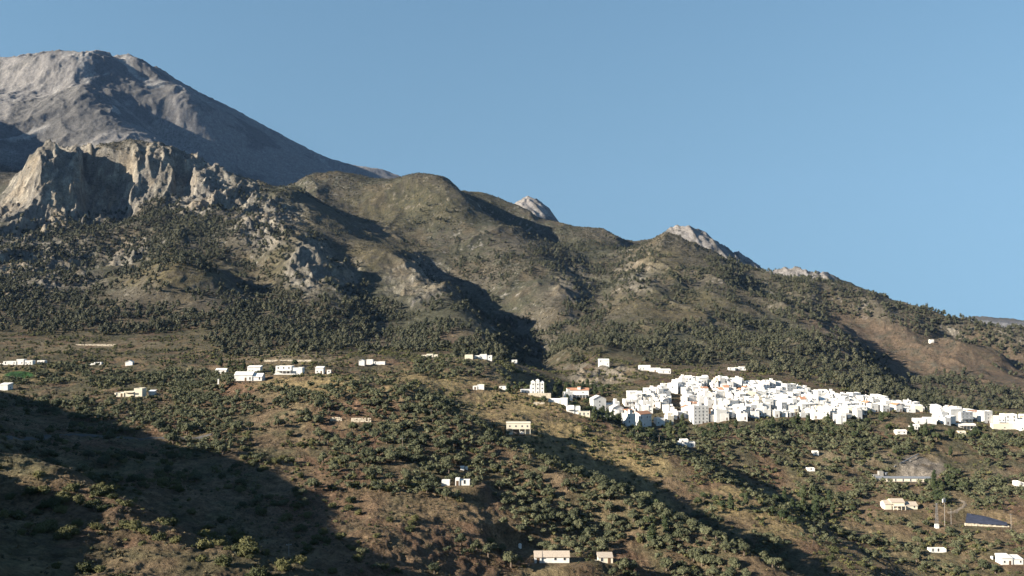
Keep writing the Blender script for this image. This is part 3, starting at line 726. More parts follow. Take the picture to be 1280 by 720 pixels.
# village east end
H(1146,535,8,4,5,'tiny white shed under a round tree, east of the village', doors=0)
H(1127,543,13,3.6,5,'low white farm shed in the trees below the eastern houses', doors=0, roof='gable_x', tile=WHITE)
H(1158,530,26,8,8,'wide white villa with bare terrace above a round dark tree', hts=[(.5,.8),(.5,.95)], group=GV)
H(1143,537,9,4,5,'lower white annex of the wide villa with terrace', doors=0, group=GV)
H(1178,520,13,8,8,'white house with a peaked roof in the eastern cluster', roof='gable_y', tile=WHITE, group=GV)
H(1195,526,17,14,8,'white house with a tall windowless front in the eastern cluster', cols=0, roof='shed', tile=WHITE, group=GV, rz=.2)
H(1207,528,18,13,9,'large unfinished white block with dark balcony bays, eastern cluster', wall=GREYW, cols=3, extras=[('balcony',0)], group=GV, rz=.3)
H(1209,536,22,6,6,'white flat slab house on dark concrete pillars, eastern cluster', extras=[('porch',0,CONCRETE)], cols=2, group=GV)
H(1203,543,9,4,4,'small cream block below the house on pillars', wall=CREAM, doors=0, group=GV)
H(1219,524,10,9,7,'white house with red tiled lean-to, behind the pillars', roof='shed', group=GV)
H(1234,529,13,15,8,'tall narrow white tower block near the right end', cols=1, group=GV, rz=.3)
H(1260,532,24,14,9,'white house with two long balcony bands near the right end', extras=[('balcony',0)], hts=[(.35,.8),(.65,1)], cols=2, group=GV)
H(1256,537,29,7,5,'cream basement terrace block under the banded house', wall=CREAM, cols=1, doors=0, group=GV)
H(1277,532,10,8,7,'white house with bluish wall cut by the right edge of the view', wall=GREYW, group=GV)
# above the village
H(755,457,13,7,7,'lone white house on the rocky knoll above the village', roof='shed', tile=WHITE)
H(806,463,14,4.5,6,'low white house, leftmost of three on the slope above the village', roof='gable_x', tile=WHITE)
H(819,465,13,5,6,'low white house, middle one of three on the slope above the village')
H(831,467,15,4.5,6,'low white shed with a sloping roof, rightmost of three above the village', roof='shed', tile=WHITE, doors=0)
H(915,463,8,3.5,5,'tiny white house on red ground above the upper village', doors=0)
H(926,463,13,4.5,6,'small white house on red ground beside the pines', hts=[(.4,.8),(.6,1)])
H(1165,428,5,3.5,5,'tiny white hut alone on the far reddish slope', doors=0)
# in the fields below
x, y, z = at(648, 543); hs = put('house', None, None, (x, y + 4.5, z)); tag(hs, 'cream two-storey house with open ground floor bays on the grassy slope', 'house'); FOOT.append((x, y + 4.5, 10))
q = Shape().box(-7.8, 7.8, -4.5, 4.5, 3.4, 7.2).box(-7.8, 7.8, -1.2, 4.49, -4, 3.398)
for xx in (-7.8, -4.1, .6, 4.2, 7.4): q.box(xx, xx + .42, -4.49, -4.05, -4, 3.398)
q.box(-7.79, -4.1, -4.47, -4.25, -4, 1.6)
put('wall', q.mesh('wall', CREAM), hs); put('roof', Shape().box(-8.0, 8.0, -4.7, 4.7, 7.203, 7.42).mesh('roof', CREAM), hs)
for xx in (-5.6, -1.6, 2.4, 5.8): put('window', WIN, hs, (xx, -4.5, 5.3))
put('unlit_bay_panel', Shape().box(-3.6, .4, -1.26, -1.203, 0, 2.6).mesh('unlit_bay_panel', DARK), hs)  # dark sheet: the shade inside the open garage bay put into its colour
put('water_tank', Shape().tube([(2.6, -2.6, -1), (2.6, -2.6, 1.4), (2.6, -2.6, 1.7)], [1.3, 1.3, .8], 12).mesh('water_tank', WHITE), hs)
H(857,559,24,9,6,'cluster of white cottage blocks among trees below the village', hts=[(.25,.75),(.4,1.05),(.35,.7)])
H(1020,569,7,5,4,'small white shed on a dry terrace below the village', doors=0)
H(1014,589,9,3.5,4,'low white shed on the slope beneath the dry terrace', doors=0)
H(1127,637,41,8,8,'cream villa with flat pale roof and long low wing in the valley', wall=CREAM, roof='gable_x', tile=PALETILE, hts=[(.2,.8),(.4,1.05),(.4,.55)], extras=[('porch',1,CREAM)])
H(1173,691,20,3.6,4,'long low white shed at the bottom of the valley', doors=0)
H(1266,706,27,8,7,'bright white farmhouse at the lower right edge of the view', roof='shed', tile=WHITE, hts=[(.5,1),(.5,.8)])
H(1276,608,11,6,5,'small white house with a notch, right edge below the village', hts=[(.5,1),(.5,.7)])
H(690,704,43,7,7,'long farmhouse with faded tile roof, plain long front and white chimney in the olive grove', roof='gable_x', tile=PALETILE, hts=[(.2,1.0),(.8,.72)], extras=[('chimney',0,.9)], low=2.0)
H(757,704,18,5.5,5,'small cream hut with leaning roof right of the long farmhouse', wall=CREAM, roof='shed', tile=PALETILE, extras=[('yard_wall',0,9)])
H(557,607,10,6,4,'roofless white wall block, left piece of the ruin among olives', roof='none', doors=0, cols=0)
H(578,607,18,7,5,'white ruin with broken stepped top among olives', hts=[(.3,1.15),(.7,.85)], roof='none', cols=1)
def small(name, px, py, shape, label, cat, mats, rz=0, group=None, r=2.0):
    x, y, z = at(px, py); o = put(name, shape.mesh(name, *mats), None, (x, y, z), rz); tag(o, label, cat, group); FOOT.append((x, y, r)); FOOT.append((x, y - 5, r + 1)); return o
small('water_tank', 578, 587, Shape().box(-.9,.9,-.9,.9,-1,1.5).box(-1,1,-1,1,1.5,1.62), 'square white water tank on the terraced slope, left one', 'water tank', (WHITE,))
small('water_tank', 583, 587, Shape().tube([(0,0,-1),(0,0,1.2),(0,0,1.4)],[.8,.8,.5],12), 'round white water tank on the terraced slope, right one', 'water tank', (WHITE,))
small('water_tank', 650, 684, Shape().tube([(0,0,-1),(0,0,1.3),(0,0,1.5)],[.7,.7,.4],12), 'lone white water tank above the long farmhouse', 'water tank', (WHITE,))
small('water_tank', 1171, 660, Shape().box(-1,1,-1,1,-1,2.2).box(-1.1,1.1,-1.1,1.1,2.2,2.35), 'white pump box among scrub beneath the power poles', 'pump house', (WHITE,))
small('water_tank', 1240, 698, Shape().tube([(0,0,-1),(0,0,1.1),(0,0,1.3)],[.8,.8,.5],12), 'tiny white tank in the lower right olive grove', 'water tank', (WHITE,))
small('gate_post', 273, 480, Shape().box(-.45,.45,-.45,.45,-1,3.2).box(-.6,.6,-.6,.6,3.2,3.4), 'white gate post under the leftmost hilltop house', 'gate post', (WHITE,))
# pale stone stacks and walls
def stones(px, py, wpx, hpx, label):
    x, y, z = at(px, py); m = y / FPX; w = wpx * m; h = hpx * m; S_ = Shape(); r = random.Random(px)
    n = int(w / .9)
    for i in range(n):
        for j in range(max(1, int(h / .55))):
            if r.random() < .07 * (j + .3): continue
            a = -w / 2 + i * .9 + r.uniform(-.08, .08); S_.box(a, a + .84, r.uniform(-.5, -.3), .4, j * .55 - .8, j * .55 - .27)
    o = put('stone_wall', S_.mesh('stone_wall', STONE), None, (x, y, z)); tag(o, label, 'stone wall'); FOOT.append((x, y, w / 2)); FOOT.append((x, y - 4, w / 2)); return o
stones(421, 526, 16, 7, 'shorter stack of pale stone blocks at the foot of a reddish bank')
stones(452, 527, 26, 7, 'longer stack of pale stone blocks at the foot of a reddish bank')
stones(674, 505, 14, 4, 'small pale stone wall on the grass below the mansion')
stones(360, 451, 60, 3, 'long low dry stone wall at the pine forest edge')
stones(120, 432, 50, 3, 'low pale dry stone wall under the left pine forest')
# quarry yard
x, y, z = at(1130, 602); m_ = y / FPX
sh = put('shed', None, None, (x, y + 3, z), -.05); tag(sh, 'long low shed with a bluish metal roof at the foot of the grey quarry bank', 'shed'); FOOT.append((x, y + 3, 16))
put('wall', Shape().box(-19, 19, -3, 3, -3, 2.2).mesh('wall', CREAM), sh)
put('roof', Shape().gable(-19, 19, -3, 3, 2.204, .9).mesh('roof', METAL), sh)
for i in range(7): put('window', WINBIG, sh, (-16 + i * 5.2, -3, 1.0))
x, y, z = at(1102, 600); s2 = put('crusher', None, None, (x, y + 2, z)); tag(s2, 'grey stepped crusher plant at the left end of the quarry shed', 'quarry plant'); FOOT.append((x, y + 2, 7))
put('tower', Shape().box(-5, -1.5, -2, 2, -2, 3.4).box(-1.49, 1.5, -1.8, 1.9, -2, 6).box(1.51, 6, -2, 2, -2, 2.6).mesh('tower', CONCRETE), s2)
put('hopper', Shape().tube([(3.6, 0, 2.6), (3.6, 0, 3.4), (3.6, 0, 5)], [.5, 1.2, 1.7], 8).mesh('hopper', METAL), s2)
a = at(1118, 585); b = at(1148, 571)
cv = put('conveyor', None, None, a); tag(cv, 'long pale conveyor ramp rising along the top of the grey quarry bank', 'conveyor')
d_ = Vector(b) - Vector(a); q = Shape().tube([(0, 0, 1.0), tuple(d_ + Vector((0, 0, 2.2)))], [.4, .4], 4); put('belt_gallery', q.mesh('belt_gallery', METAL), cv)
for t_ in (.15, .4, .65, .9):
    p_ = d_ * t_; gz = float(ground(a[0] + p_.x, a[1] + p_.y)) - a[2]
    put('trestle', Shape().tube([(p_.x, p_.y, gz - 1), (p_.x, p_.y, p_.z + 1.4)], [.22, .18], 6).mesh('trestle', METAL), cv)
# sheeted reservoir roof
x, y, z = at(1236, 658)
rs = put('covered_reservoir', None, None, (x, y + 6, z), -.2); tag(rs, 'covered reservoir with a large dark blue sheeted roof over pale rubble walls', 'reservoir'); FOOT.append((x, y + 6, 15))
q = Shape(); RC = [(-12, -6, 1.9), (12, -4.6, 1.0), (13, 0, 1.7), (2, 6, 3.9), (-8, 6.4, 5.2)]; q.poly(RC); q.poly([(x_, y_, z_ - .3) for x_, y_, z_ in reversed(RC)])
for p0, p1 in zip(RC, RC[1:] + RC[:1]): q.poly([(p0[0], p0[1], p0[2] - .3), (p1[0], p1[1], p1[2] - .3), p1, p0])
put('roof', q.mesh('roof', PANEL), rs)
q = Shape(); r_ = random.Random(3)
for i in range(28):
    a0 = -12.4 + i * .88; hh = 1.55 - i * .034 - r_.uniform(0, .3)
    for j in range(5):
        z0 = -2.6 + j * .88; q.box(a0 + r_.uniform(0, .08), a0 + .84, -6.5 + r_.uniform(-.2, .15), -5.6, z0, min(z0 + .83, hh))
        if z0 + .83 > hh: break
put('wall', q.mesh('wall', STONE), rs)
q = Shape(); q.box(12.3, 13.1, -4.2, .1, -3, .55); put('side_wall', q.mesh('side_wall', STONE), rs)
# poles
def pole(px, py, hpx, label, kind='wood', name='utility_pole'):
    x, y, z = at(px, py); m = y / FPX; h = hpx * m; o = put(name, None, None, (x, y, z), .4); tag(o, label, 'utility pole')
    mt = POLEWOOD if kind == 'wood' else CONCRETE
    put('shaft', Shape().tube([(0, 0, -1), (0, 0, h)], [.15, .10], 8).mesh('shaft', mt), o)
    ca = put('crossarm', Shape().box(-.9, .9, -.06, .06, h - .7, h - .56).mesh('crossarm', METAL), o)
    for s_ in (-.75, 0, .75): put('insulator', Shape().tube([(s_, 0, h - .56), (s_, 0, h - .45), (s_, 0, h - .3)], [.05, .09, .05], 6).mesh('insulator', GREYW), ca)
    return o, h
pole(361, 695, 16, 'pale concrete pole in the shaded valley at the bottom', 'c')
pole(503, 566, 19, 'thin wooden pole standing in the middle of the olive ridge')
pole(539, 526, 14, 'thin wooden pole near the crest of the olive ridge')
pole(779, 569, 13, 'wooden pole on the grassy spur below the village, left one')
pole(824, 557, 13, 'wooden pole at the foot of the village trees, right one')
pole(1189, 656, 20, 'stout concrete pole, rightmost of the three beside the valley track', 'c')
pole(1264, 662, 20, 'concrete pole beside the blue roofed reservoir', 'c')
o, h_ = pole(1181, 658, 36, 'tall pole carrying a pale transformer box, middle of the three', 'c')
put('transformer', Shape().box(-1.9, .3, -.7, -.1, h_ - 3.0, h_ - .9).mesh('transformer', GREYW), o)
def pylon(px, py, hpx, label):
    x, y, z = at(px, py); h = hpx * y / FPX; o = put('lattice_pole', None, None, (x, y, z)); tag(o, label, 'lattice mast')
    q = Shape(); w0, w1 = .8, .28
    for sx in (-1, 1):
        for sy in (-1, 1): q.tube([(sx * w0, sy * w0, -1), (sx * w1, sy * w1, h)], [.07, .06], 4)
    n = 9
    for i in range(n):
        t0, t1 = i / n, (i + 1) / n; a0 = w0 + (w1 - w0) * t0; a1 = w0 + (w1 - w0) * t1
        for s_ in (-1, 1):
            q.tube([(-a0, s_ * a0, h * t0), (a1, s_ * a1, h * t1)], [.04, .04], 4); q.tube([(s_ * a0, a0, h * t0), (s_ * a1, -a1, h * t1)], [.04, .04], 4)
    put('lattice_frame', q.mesh('lattice_frame', METAL), o)
    put('crossarm', Shape().box(-1.4, 1.4, -.07, .07, h - .9, h - .75).mesh('crossarm', METAL), o)
pylon(1171, 657, 28, 'thin steel lattice mast, leftmost of the three beside the valley track')
# tracks
def ribbon(name, pix, w, m):
    pts = [at(*p) for p in pix]; pts = [p for p in pts if p]; out = []
    for p, q in zip(pts, pts[1:]):
        n = max(1, int(math.hypot(q[0] - p[0], q[1] - p[1]) / 1.5))
        for i in range(n): t_ = i / n; out.append((p[0] + (q[0] - p[0]) * t_, p[1] + (q[1] - p[1]) * t_))
    V_, F_ = [], []; n = 5
    for i, (x, y) in enumerate(out):
        a, b = out[max(i - 1, 0)], out[min(i + 1, len(out) - 1)]; dx, dy = b[0] - a[0], b[1] - a[1]; l = math.hypot(dx, dy) or 1
        wi = w * (.9 + .2 * math.sin(i * 1.7))
        for k in range(n):
            s = k / (n - 1) - .5; X_, Y_ = x - dy / l * wi * s, y + dx / l * wi * s
            V_.append((X_, Y_, float(ground(X_, Y_)) + (.16 if 0 < k < n - 1 else -.1)))
            if i and k: q = n * i + k; F_.append((q - n - 1, q - n, q, q - 1))
    me = bpy.data.meshes.new(name); me.from_pydata(V_, [], F_); me.materials.append(m); me.update()
    o = put(name, me); o['kind'] = 'structure'; return [(x, y) for x, y in out]
TRACK = mat('pale_dirt_track', (.15, .122, .092), .95, .12, .5)
ASPHALT = mat('worn_asphalt', (.055, .054, .053), .9, .12, .4)
RD = ribbon('track', [(1184,641),(1194,639),(1202,635),(1207,631),(1204,627),(1196,624)], 2.6, TRACK)
RD += ribbon('road', [(2,547),(60,545),(130,545),(210,546),(268,543)], 5.0, ASPHALT)
for p in RD[::2]: FOOT.append((p[0], p[1], 3.2))
# ------------------------------------------------------------------ plants
LEAF = dict(
 olive=((.0396,.0456,.0241),(.0929,.0946,.0516)), pine=((.0275,.0318,.0189),(.0688,.0679,.0404)),
 bush=((.0310,.0378,.0155),(.0963,.0912,.0361)), tree=((.0241,.0344,.0146),(.0499,.0585,.0258)), scrub=((.0310,.0335,.0198),(.0645,.0585,.0370)), straw=((.0645,.0533,.0292),(.1290,.0989,.0533)))
LM = {k: (leaf_mat(k + '_leaves', *v, False), leaf_mat(k + '_leaves_merged', *v, True)) for k, v in LEAF.items()}
BARK = mat('grey_brown_bark', (.11, .085, .065), .95, .25, 3)
def ico(sub):
    t = (1 + 5 ** .5) / 2
    v = [(-1,t,0),(1,t,0),(-1,-t,0),(1,-t,0),(0,-1,t),(0,1,t),(0,-1,-t),(0,1,-t),(t,0,-1),(t,0,1),(-t,0,-1),(-t,0,1)]
    f = [(0,11,5),(0,5,1),(0,1,7),(0,7,10),(0,10,11),(1,5,9),(5,11,4),(11,10,2),(10,7,6),(7,1,8),(3,9,4),(3,4,2),(3,2,6),(3,6,8),(3,8,9),(4,9,5),(2,4,11),(6,2,10),(8,6,7),(9,8,1)]
    v = [np.array(p) / np.linalg.norm(p) for p in v]
    for _ in range(sub):
        mid = {}; nf = []
        def m(a, b):
            k = (min(a, b), max(a, b))
            if k not in mid: p = v[a] + v[b]; v.append(p / np.linalg.norm(p)); mid[k] = len(v) - 1
            return mid[k]
        for a, b, c in f: x, y, z = m(a, b), m(b, c), m(c, a); nf += [(a, x, z), (b, y, x), (c, z, y), (x, y, z)]
        f = nf
    return np.array(v), np.array(f)
ICO = [ico(k) for k in range(3)]
def crown(kind, seed, nclump, nleaf, leaf, sub=1):
    """crown of unit width standing on z=0..: several lobes, each a ragged core with loose leaf sprays round it. triangles only"""
    r = np.random.default_rng(seed); V, F = [], []; n = 0
    for k in range(nclump):
        if kind == 'pine':
            t = (k + .5) / nclump; z = .34 + t * .62; rad = .30 * (1.08 - .45 * t) * r.uniform(.8, 1.2); sp = .27 * (1 - t * .75)
            a = k * 2.4 + r.uniform(-.5, .5); c = np.array([sp * math.cos(a), sp * math.sin(a), z]); sq = .85
        elif kind == 'tall':
            t = (k + .5) / nclump; z = .3 + t * 1.2; rad = .30 * (1.1 - .55 * t) * r.uniform(.85, 1.15); a = k * 2.4
            c = np.array([.2 * math.cos(a) * (1 - .6 * t), .2 * math.sin(a) * (1 - .6 * t), z]); sq = 1.0
        elif kind == 'bush':
            a = k * 2.4 + r.uniform(-.6, .6); d = 0 if k == 0 else r.uniform(.12, .30); rad = r.uniform(.20, .30)
            c = np.array([d * math.cos(a), d * math.sin(a), r.uniform(.12, .30)]); sq = .85
        else:
            a = k * 2.4 + r.uniform(-.6, .6); d = 0 if k == 0 else r.uniform(.16, .30); rad = r.uniform(.20, .30)
            c = np.array([d * math.cos(a), d * math.sin(a), r.uniform(.36, .60) + (.10 if k == 0 else 0)]); sq = .8
        bv, bf = ICO[sub]
        cv = bv * (rad * .76 * r.uniform(.62, 1.22, (len(bv), 1))) * np.array([1, 1, sq]) + c
        V.append(cv); F.append(bf + n); n += len(cv)
        m = max(1, nleaf // nclump)
        d = r.normal(size=(m, 3)); d /= np.linalg.norm(d, axis=1)[:, None]; d[:, 2] = np.abs(d[:, 2]) * np.where(r.random(m) < .75, 1, -1)
        p = c + d * (rad * r.uniform(.66, 1.26, (m, 1))) * np.array([1, 1, sq])
        u = r.normal(size=(m, 3)); u -= .55 * (u * d).sum(1)[:, None] * d; u /= np.linalg.norm(u, axis=1)[:, None]
        w_ = np.cross(u, d + .5 * r.normal(size=(m, 3))); w_ /= np.maximum(np.linalg.norm(w_, axis=1), 1e-6)[:, None]
        s = leaf * r.uniform(.6, 1.3, (m, 1))
        tri = np.stack([p - u * s * .5, p + u * s * .5 + w_ * s * .1, p + w_ * s * .8], 1).reshape(-1, 3)
        V.append(tri); F.append(np.arange(n, n + 3 * m).reshape(-1, 3)); n += 3 * m
    return np.concatenate(V), np.concatenate(F)
NEARC = {
 'olive': [crown('olive', s, 7, 420, .085, 2) for s in range(5)],
 'pine': [crown('pine', 20 + s, 8, 300, .10, 1) for s in range(5)],
 'bush': [crown('bush', 40 + s, 7, 560, .085, 2) for s in range(4)],
 'tree': [crown('tall' if s == 1 else 'olive', 60 + s, 8, 420, .09, 2) for s in range(4)]}
FARC = {
 'olive': [crown('olive', 80 + s, 5, 110, .14, 0) for s in range(5)],
 'pine': [crown('pine', 90 + s, 6, 70, .17, 0) for s in range(5)],
 'bush': [crown('bush', 110 + s, 4, 60, .17, 0) for s in range(4)],
 'tree': [crown('tall' if s == 1 else 'olive', 130 + s, 6, 90, .15, 0) for s in range(4)],
 'scrub': [crown('bush', 150 + s, 2, 14, .30, 0) for s in range(4)],
 'straw': [crown('bush', 170 + s, 1, 16, .38, 0) for s in range(4)]}
def trunk(kind):
    s = Shape()
    if kind == 'pine':
        s.tube([(0,0,-.08),(.01,0,.25),(0,.01,.5),(0,0,.85)], [.045,.036,.026,.012], 6)
        for k in range(4): a = k * 1.7; s.tube([(0,0,.30+.12*k),(.2*math.cos(a),.2*math.sin(a),.38+.12*k)], [.018,.008], 4)
    else:
        s.tube([(0,0,-.08),(.02,.01,.15),(0,0,.30)], [.075,.055,.05], 6)
        for k in range(4): a = k * 1.6 + .4; s.tube([(0,0,.24),(.12*math.cos(a),.12*math.sin(a),.38),(.24*math.cos(a),.24*math.sin(a),.55)], [.035,.025,.012], 5)
    return s.mesh('trunk', BARK)
TR = {k: trunk(k) for k in ('olive', 'pine', 'tree')}
# how thickly each kind grows (plants per square metre of ground)
DENS = {}
cl1 = fbm(X2 / 60, Y2 / 70, 3, 201); cl2 = fbm(X2 / 22, Y2 / 26, 3, 203); cl3 = fbm(X2 / 150, Y2 / 190, 3, 205)
P_ = near_blob([(60,388,1150,90,30,1),(20,372,1200,60,26,1),(190,402,1060,110,18,1),(120,392,1100,60,22,.9),(310,405,1080,60,36,1),(400,410,1050,62,34,1),(455,408,1070,60,30,1),(345,375,1230,40,30,.9),(270,380,1180,60,20,.6),(60,350,1330,70,30,.75),
   (200,272,1640,30,48,1),(120,305,1550,60,42,1),(230,305,1550,60,34,1),(30,320,1500,50,40,.9),(330,300,1600,40,30,.7),(280,285,1600,50,30,.6),(160,345,1400,60,26,.6),(100,360,1270,60,20,.8),(320,345,1380,24,24,.6),(520,418,1100,50,24,.8),(560,402,1180,50,26,.55),(610,432,1000,50,18,.8),(655,425,1150,36,26,1),(700,425,1150,40,30,.8),(725,395,1400,36,26,.7),
   (870,432,1150,100,24,1),(940,428,1220,80,34,1),(1010,447,1170,60,28,1),(1060,462,1150,50,24,1),(790,432,1150,70,18,.7),(900,345,1850,70,20,.8),(985,362,1720,70,16,1),(1060,378,1750,60,12,1),(1120,392,1700,50,12,1),(1190,408,1650,60,12,1),(1250,422,1600,50,14,.9),(1000,385,1560,60,18,.8),(800,318,1980,34,12,.7),(765,338,1900,40,18,.7),(850,372,1480,70,22,.4),
   (600,345,1800,50,40,.3),(560,300,2100,60,40,.15),(680,325,2050,60,24,.5),(740,310,2250,40,14,.5),(1140,492,1080,90,20,.8),(1085,486,1110,40,18,1),(1240,500,1040,60,14,.8),(1190,478,1150,40,12,.7),(1270,448,1480,30,24,.6),(400,300,1850,40,12,.3),(300,240,2000,80,10,.5),(760,360,1650,60,24,.5),(430,350,1400,30,24,.3)], soft=.35)
DENS['pine'] = (P_ * np.clip(.24 + 1.3 * (P_ - .35) + 1.6 * cl1 + .9 * cl2, 0, 1) * (.028 + .012 * (A2 < 0))) * (Y2 > 840)
O_ = near_blob([(530,565,490,110,34,1),(600,600,450,120,34,1),(720,640,430,120,46,1),(800,665,420,110,44,1),(880,700,405,110,36,1),(480,515,560,90,22,.9),(400,520,540,90,26,.8),(520,545,530,80,22,1),(590,690,380,120,26,.55),(480,600,430,70,24,.5),(640,655,410,80,22,.6),(340,515,560,90,22,.8),(230,528,490,100,18,.9),(260,570,440,60,18,.7),(330,600,430,90,40,.12),(120,570,450,150,30,.3),(120,515,590,110,14,.7),(290,500,600,90,12,.9),(440,490,610,60,10,.9),(370,498,600,80,12,1),(150,470,740,130,14,.6),(250,480,700,60,12,.7),
   (1000,552,760,180,20,1),(920,585,720,60,24,.7),(1080,600,680,90,30,.7),(1150,620,620,120,20,.8),(1000,620,650,80,22,.5),(1230,610,650,70,26,.7),(1200,690,540,110,26,.6),(1100,670,570,90,22,.5),(1260,560,740,60,14,.9),(560,462,800,60,10,.5),(850,575,680,50,18,.4),(640,440,900,80,8,.8),(560,468,790,70,8,.6)], soft=.4)
DENS['olive'] = O_ * np.clip(.42 + 1.0 * (O_ - .4) + 1.4 * cl2 + .7 * cl1, 0, 1) * .115 * hills
B_ = near_blob([(200,590,400,220,60,.85),(340,670,340,120,40,.45),(720,545,640,90,30,.8),(780,560,640,80,30,.8),(850,600,600,90,30,.8),(930,640,560,80,30,.8),(1010,650,600,80,40,.7),(700,500,740,90,20,1),(900,600,610,120,30,.9),(1150,650,590,140,40,.8),(560,490,720,80,20,.7),(1210,645,580,80,30,.9),(1100,620,630,80,16,1),(1150,680,550,120,20,.9),(1240,690,540,60,24,.9),(1190,560,740,60,16,.8),(1160,620,620,60,10,.9),(150,640,235,190,60,.5),(300,690,231,80,26,1),(60,470,760,90,22,.7),(150,452,860,140,18,.7),(60,430,920,70,14,.6),(700,505,750,60,14,1),(760,530,690,60,12,.6),(640,510,700,90,26,.45),(800,580,590,100,36,.6),(890,625,540,90,34,.6),(960,670,500,60,26,.6),(990,668,510,22,14,1),(1060,690,500,70,18,.8),(1150,700,520,120,24,.6),(1250,640,600,60,60,.6),(1100,640,610,120,50,.6),(1000,590,700,120,40,.6),(940,548,780,150,10,1),(1180,570,730,80,30,.7),(1240,580,700,60,40,.7),(560,475,760,90,16,.4),(430,470,700,70,12,.3),(520,620,420,110,90,.35),(300,450,850,200,14,.7),(540,440,920,100,10,.8),(440,600,430,70,60,.3),(870,470,980,120,8,.8),(760,478,900,60,16,.6),(1000,487,1000,60,10,1)], soft=.5)
DENS['bush'] = (np.clip(np.maximum(B_, .75 * sstep(640, 720, Y2) * sstep(-.35, .25, cl1)), 0.28, 1) * np.clip(.38 + 1.5 * cl2 + .8 * cl1, 0.04, 1) * .12) * ((Y2 < 1080) & (Y2 > 160))
T_ = near_blob([(700,508,770,50,10,.5),(840,545,770,60,9,1),(900,540,780,90,7,1),(990,534,790,90,5,1),(1085,524,800,34,5,1),(1110,540,770,80,8,.6),(1190,545,770,60,7,1),(820,517,810,14,5,.5),(845,505,830,8,8,.6),(760,525,760,30,7,1),(660,488,790,40,4,.4),(690,490,830,50,7,1),(740,490,850,30,5,.8),(810,660,430,26,22,1),(450,538,520,10,8,.8),(890,632,540,40,12,.6),(1180,600,690,24,30,1),(1150,575,730,50,9,.8),(330,462,780,60,5,.4),(1010,640,610,60,14,.5)], soft=.3)
DENS['tree'] = T_ * np.clip(.6 + .8 * cl2, 0, 1) * .022 * (Y2 < 1000)
DENS['scrub'] = np.clip(.35 + .9 * cl3 + .7 * cl2 + .25 * (n3 < 0) - grassy * .45 - red * .35 - .3 * rockc, .02, 1) * .034 * mtn * (1 - far_peak) * (1 - pale_tops * .8) * (Y2 < 2900) * (1 + .6 * sstep(1500, 1900, Y2))
DENS['scrub'] = DENS['scrub'] + hills * .035 * np.clip(.3 + cl2, .05, 1) * (Y2 > 160) * (1 - lawn) * (1 + 2.2 * (1 - sstep(380, 540, Y2)))
for k in DENS: DENS[k] = DENS[k] * (1 - grey) * (1 - lawn)
AREA = np.zeros_like(Y2)
AREA[:-1, :-1] = (Y2[:-1, :-1] ** 2) * np.diff(GA)[None, :] * np.diff(GL)[:, None]
EPREV = np.maximum.accumulate(E3, axis=0)
SIZE = {'olive': (2.9, 7.0), 'pine': (3.6, 9.6), 'bush': (1.3, 5.4), 'tree': (4.5, 7.5), 'scrub': (1.3, 3.8), 'straw': (.6, 1.5)}
HT = {'olive': .85, 'pine': 1.15, 'bush': .55, 'tree': 1.3, 'scrub': .5, 'straw': .5}
GAP = {'olive': 2.9, 'pine': 3.8, 'bush': 1.8, 'tree': 3.4, 'scrub': 1.0, 'straw': .8}
fx_ = np.array([f[0] for f in FOOT]); fy_ = np.array([f[1] for f in FOOT]); fr_ = np.array([f[2] for f in FOOT])
def sow(kind):
    """places for one kind of plant: x, y, z, width, spin, tone; only where the land can be seen from around the viewpoint"""
    r = np.random.default_rng(hash_name(kind))
    lam = DENS[kind] * AREA * (np.abs(A2) < .62)
    n = r.poisson(lam); ij = np.argwhere(n > 0); cnt = n[n > 0]; ij = np.repeat(ij, cnt, axis=0)
    i, j = ij[:, 0], ij[:, 1]; a = GA[j] + r.random(len(j)) * np.diff(GA)[j]; l = GL[i] + r.random(len(i)) * np.diff(GL)[i]
    y = np.exp(l); x = a * y; lo, hi = SIZE[kind]; w = lo + (hi - lo) * r.beta(1.1, 1.9, len(x))
    if kind == 'scrub': w = w * np.where(y < 560, .55, 1)
    if kind == 'scrub': w = w * (1 + .5 * sstep(1400, 1900, y))
    z = ground(x, y)
    front = EPREV[np.maximum(i - 1, 0), j]
    ok = (z + w * HT[kind]) / y > front - .006
    x, y, z, w = x[ok], y[ok], z[ok], w[ok]
    keep = np.ones(len(x), bool); cell = {}; g = GAP[kind]
    for k in range(len(x)):
        c = (int(x[k] // g), int(y[k] // g)); bad = False
        for dx in (-1, 0, 1):
            for dy in (-1, 0, 1):
                for q in cell.get((c[0] + dx, c[1] + dy), ()):
                    if (x[q] - x[k]) ** 2 + (y[q] - y[k]) ** 2 < g * g: bad = True
        if bad: keep[k] = False
        else: cell.setdefault(c, []).append(k)
    x, y, z, w = x[keep], y[keep], z[keep], w[keep]
    keep = np.ones(len(x), bool); near = np.where((y > 160) & (y < 1100))[0]
    for c in np.array_split(near, max(1, len(near) // 2000)):
        d = np.hypot(x[c][:, None] - fx_[None], y[c][:, None] - fy_[None]) - fr_[None] - (w[c] * .35)[:, None]
        keep[c] = d.min(1) > 0
    x, y, z, w = x[keep], y[keep], z[keep], w[keep]
    return np.c_[x, y, z - .1, w, r.random(len(x)) * 6.283, r.random(len(x))]
def hash_name(k): return sum(ord(c) * (i + 7) for i, c in enumerate(k))
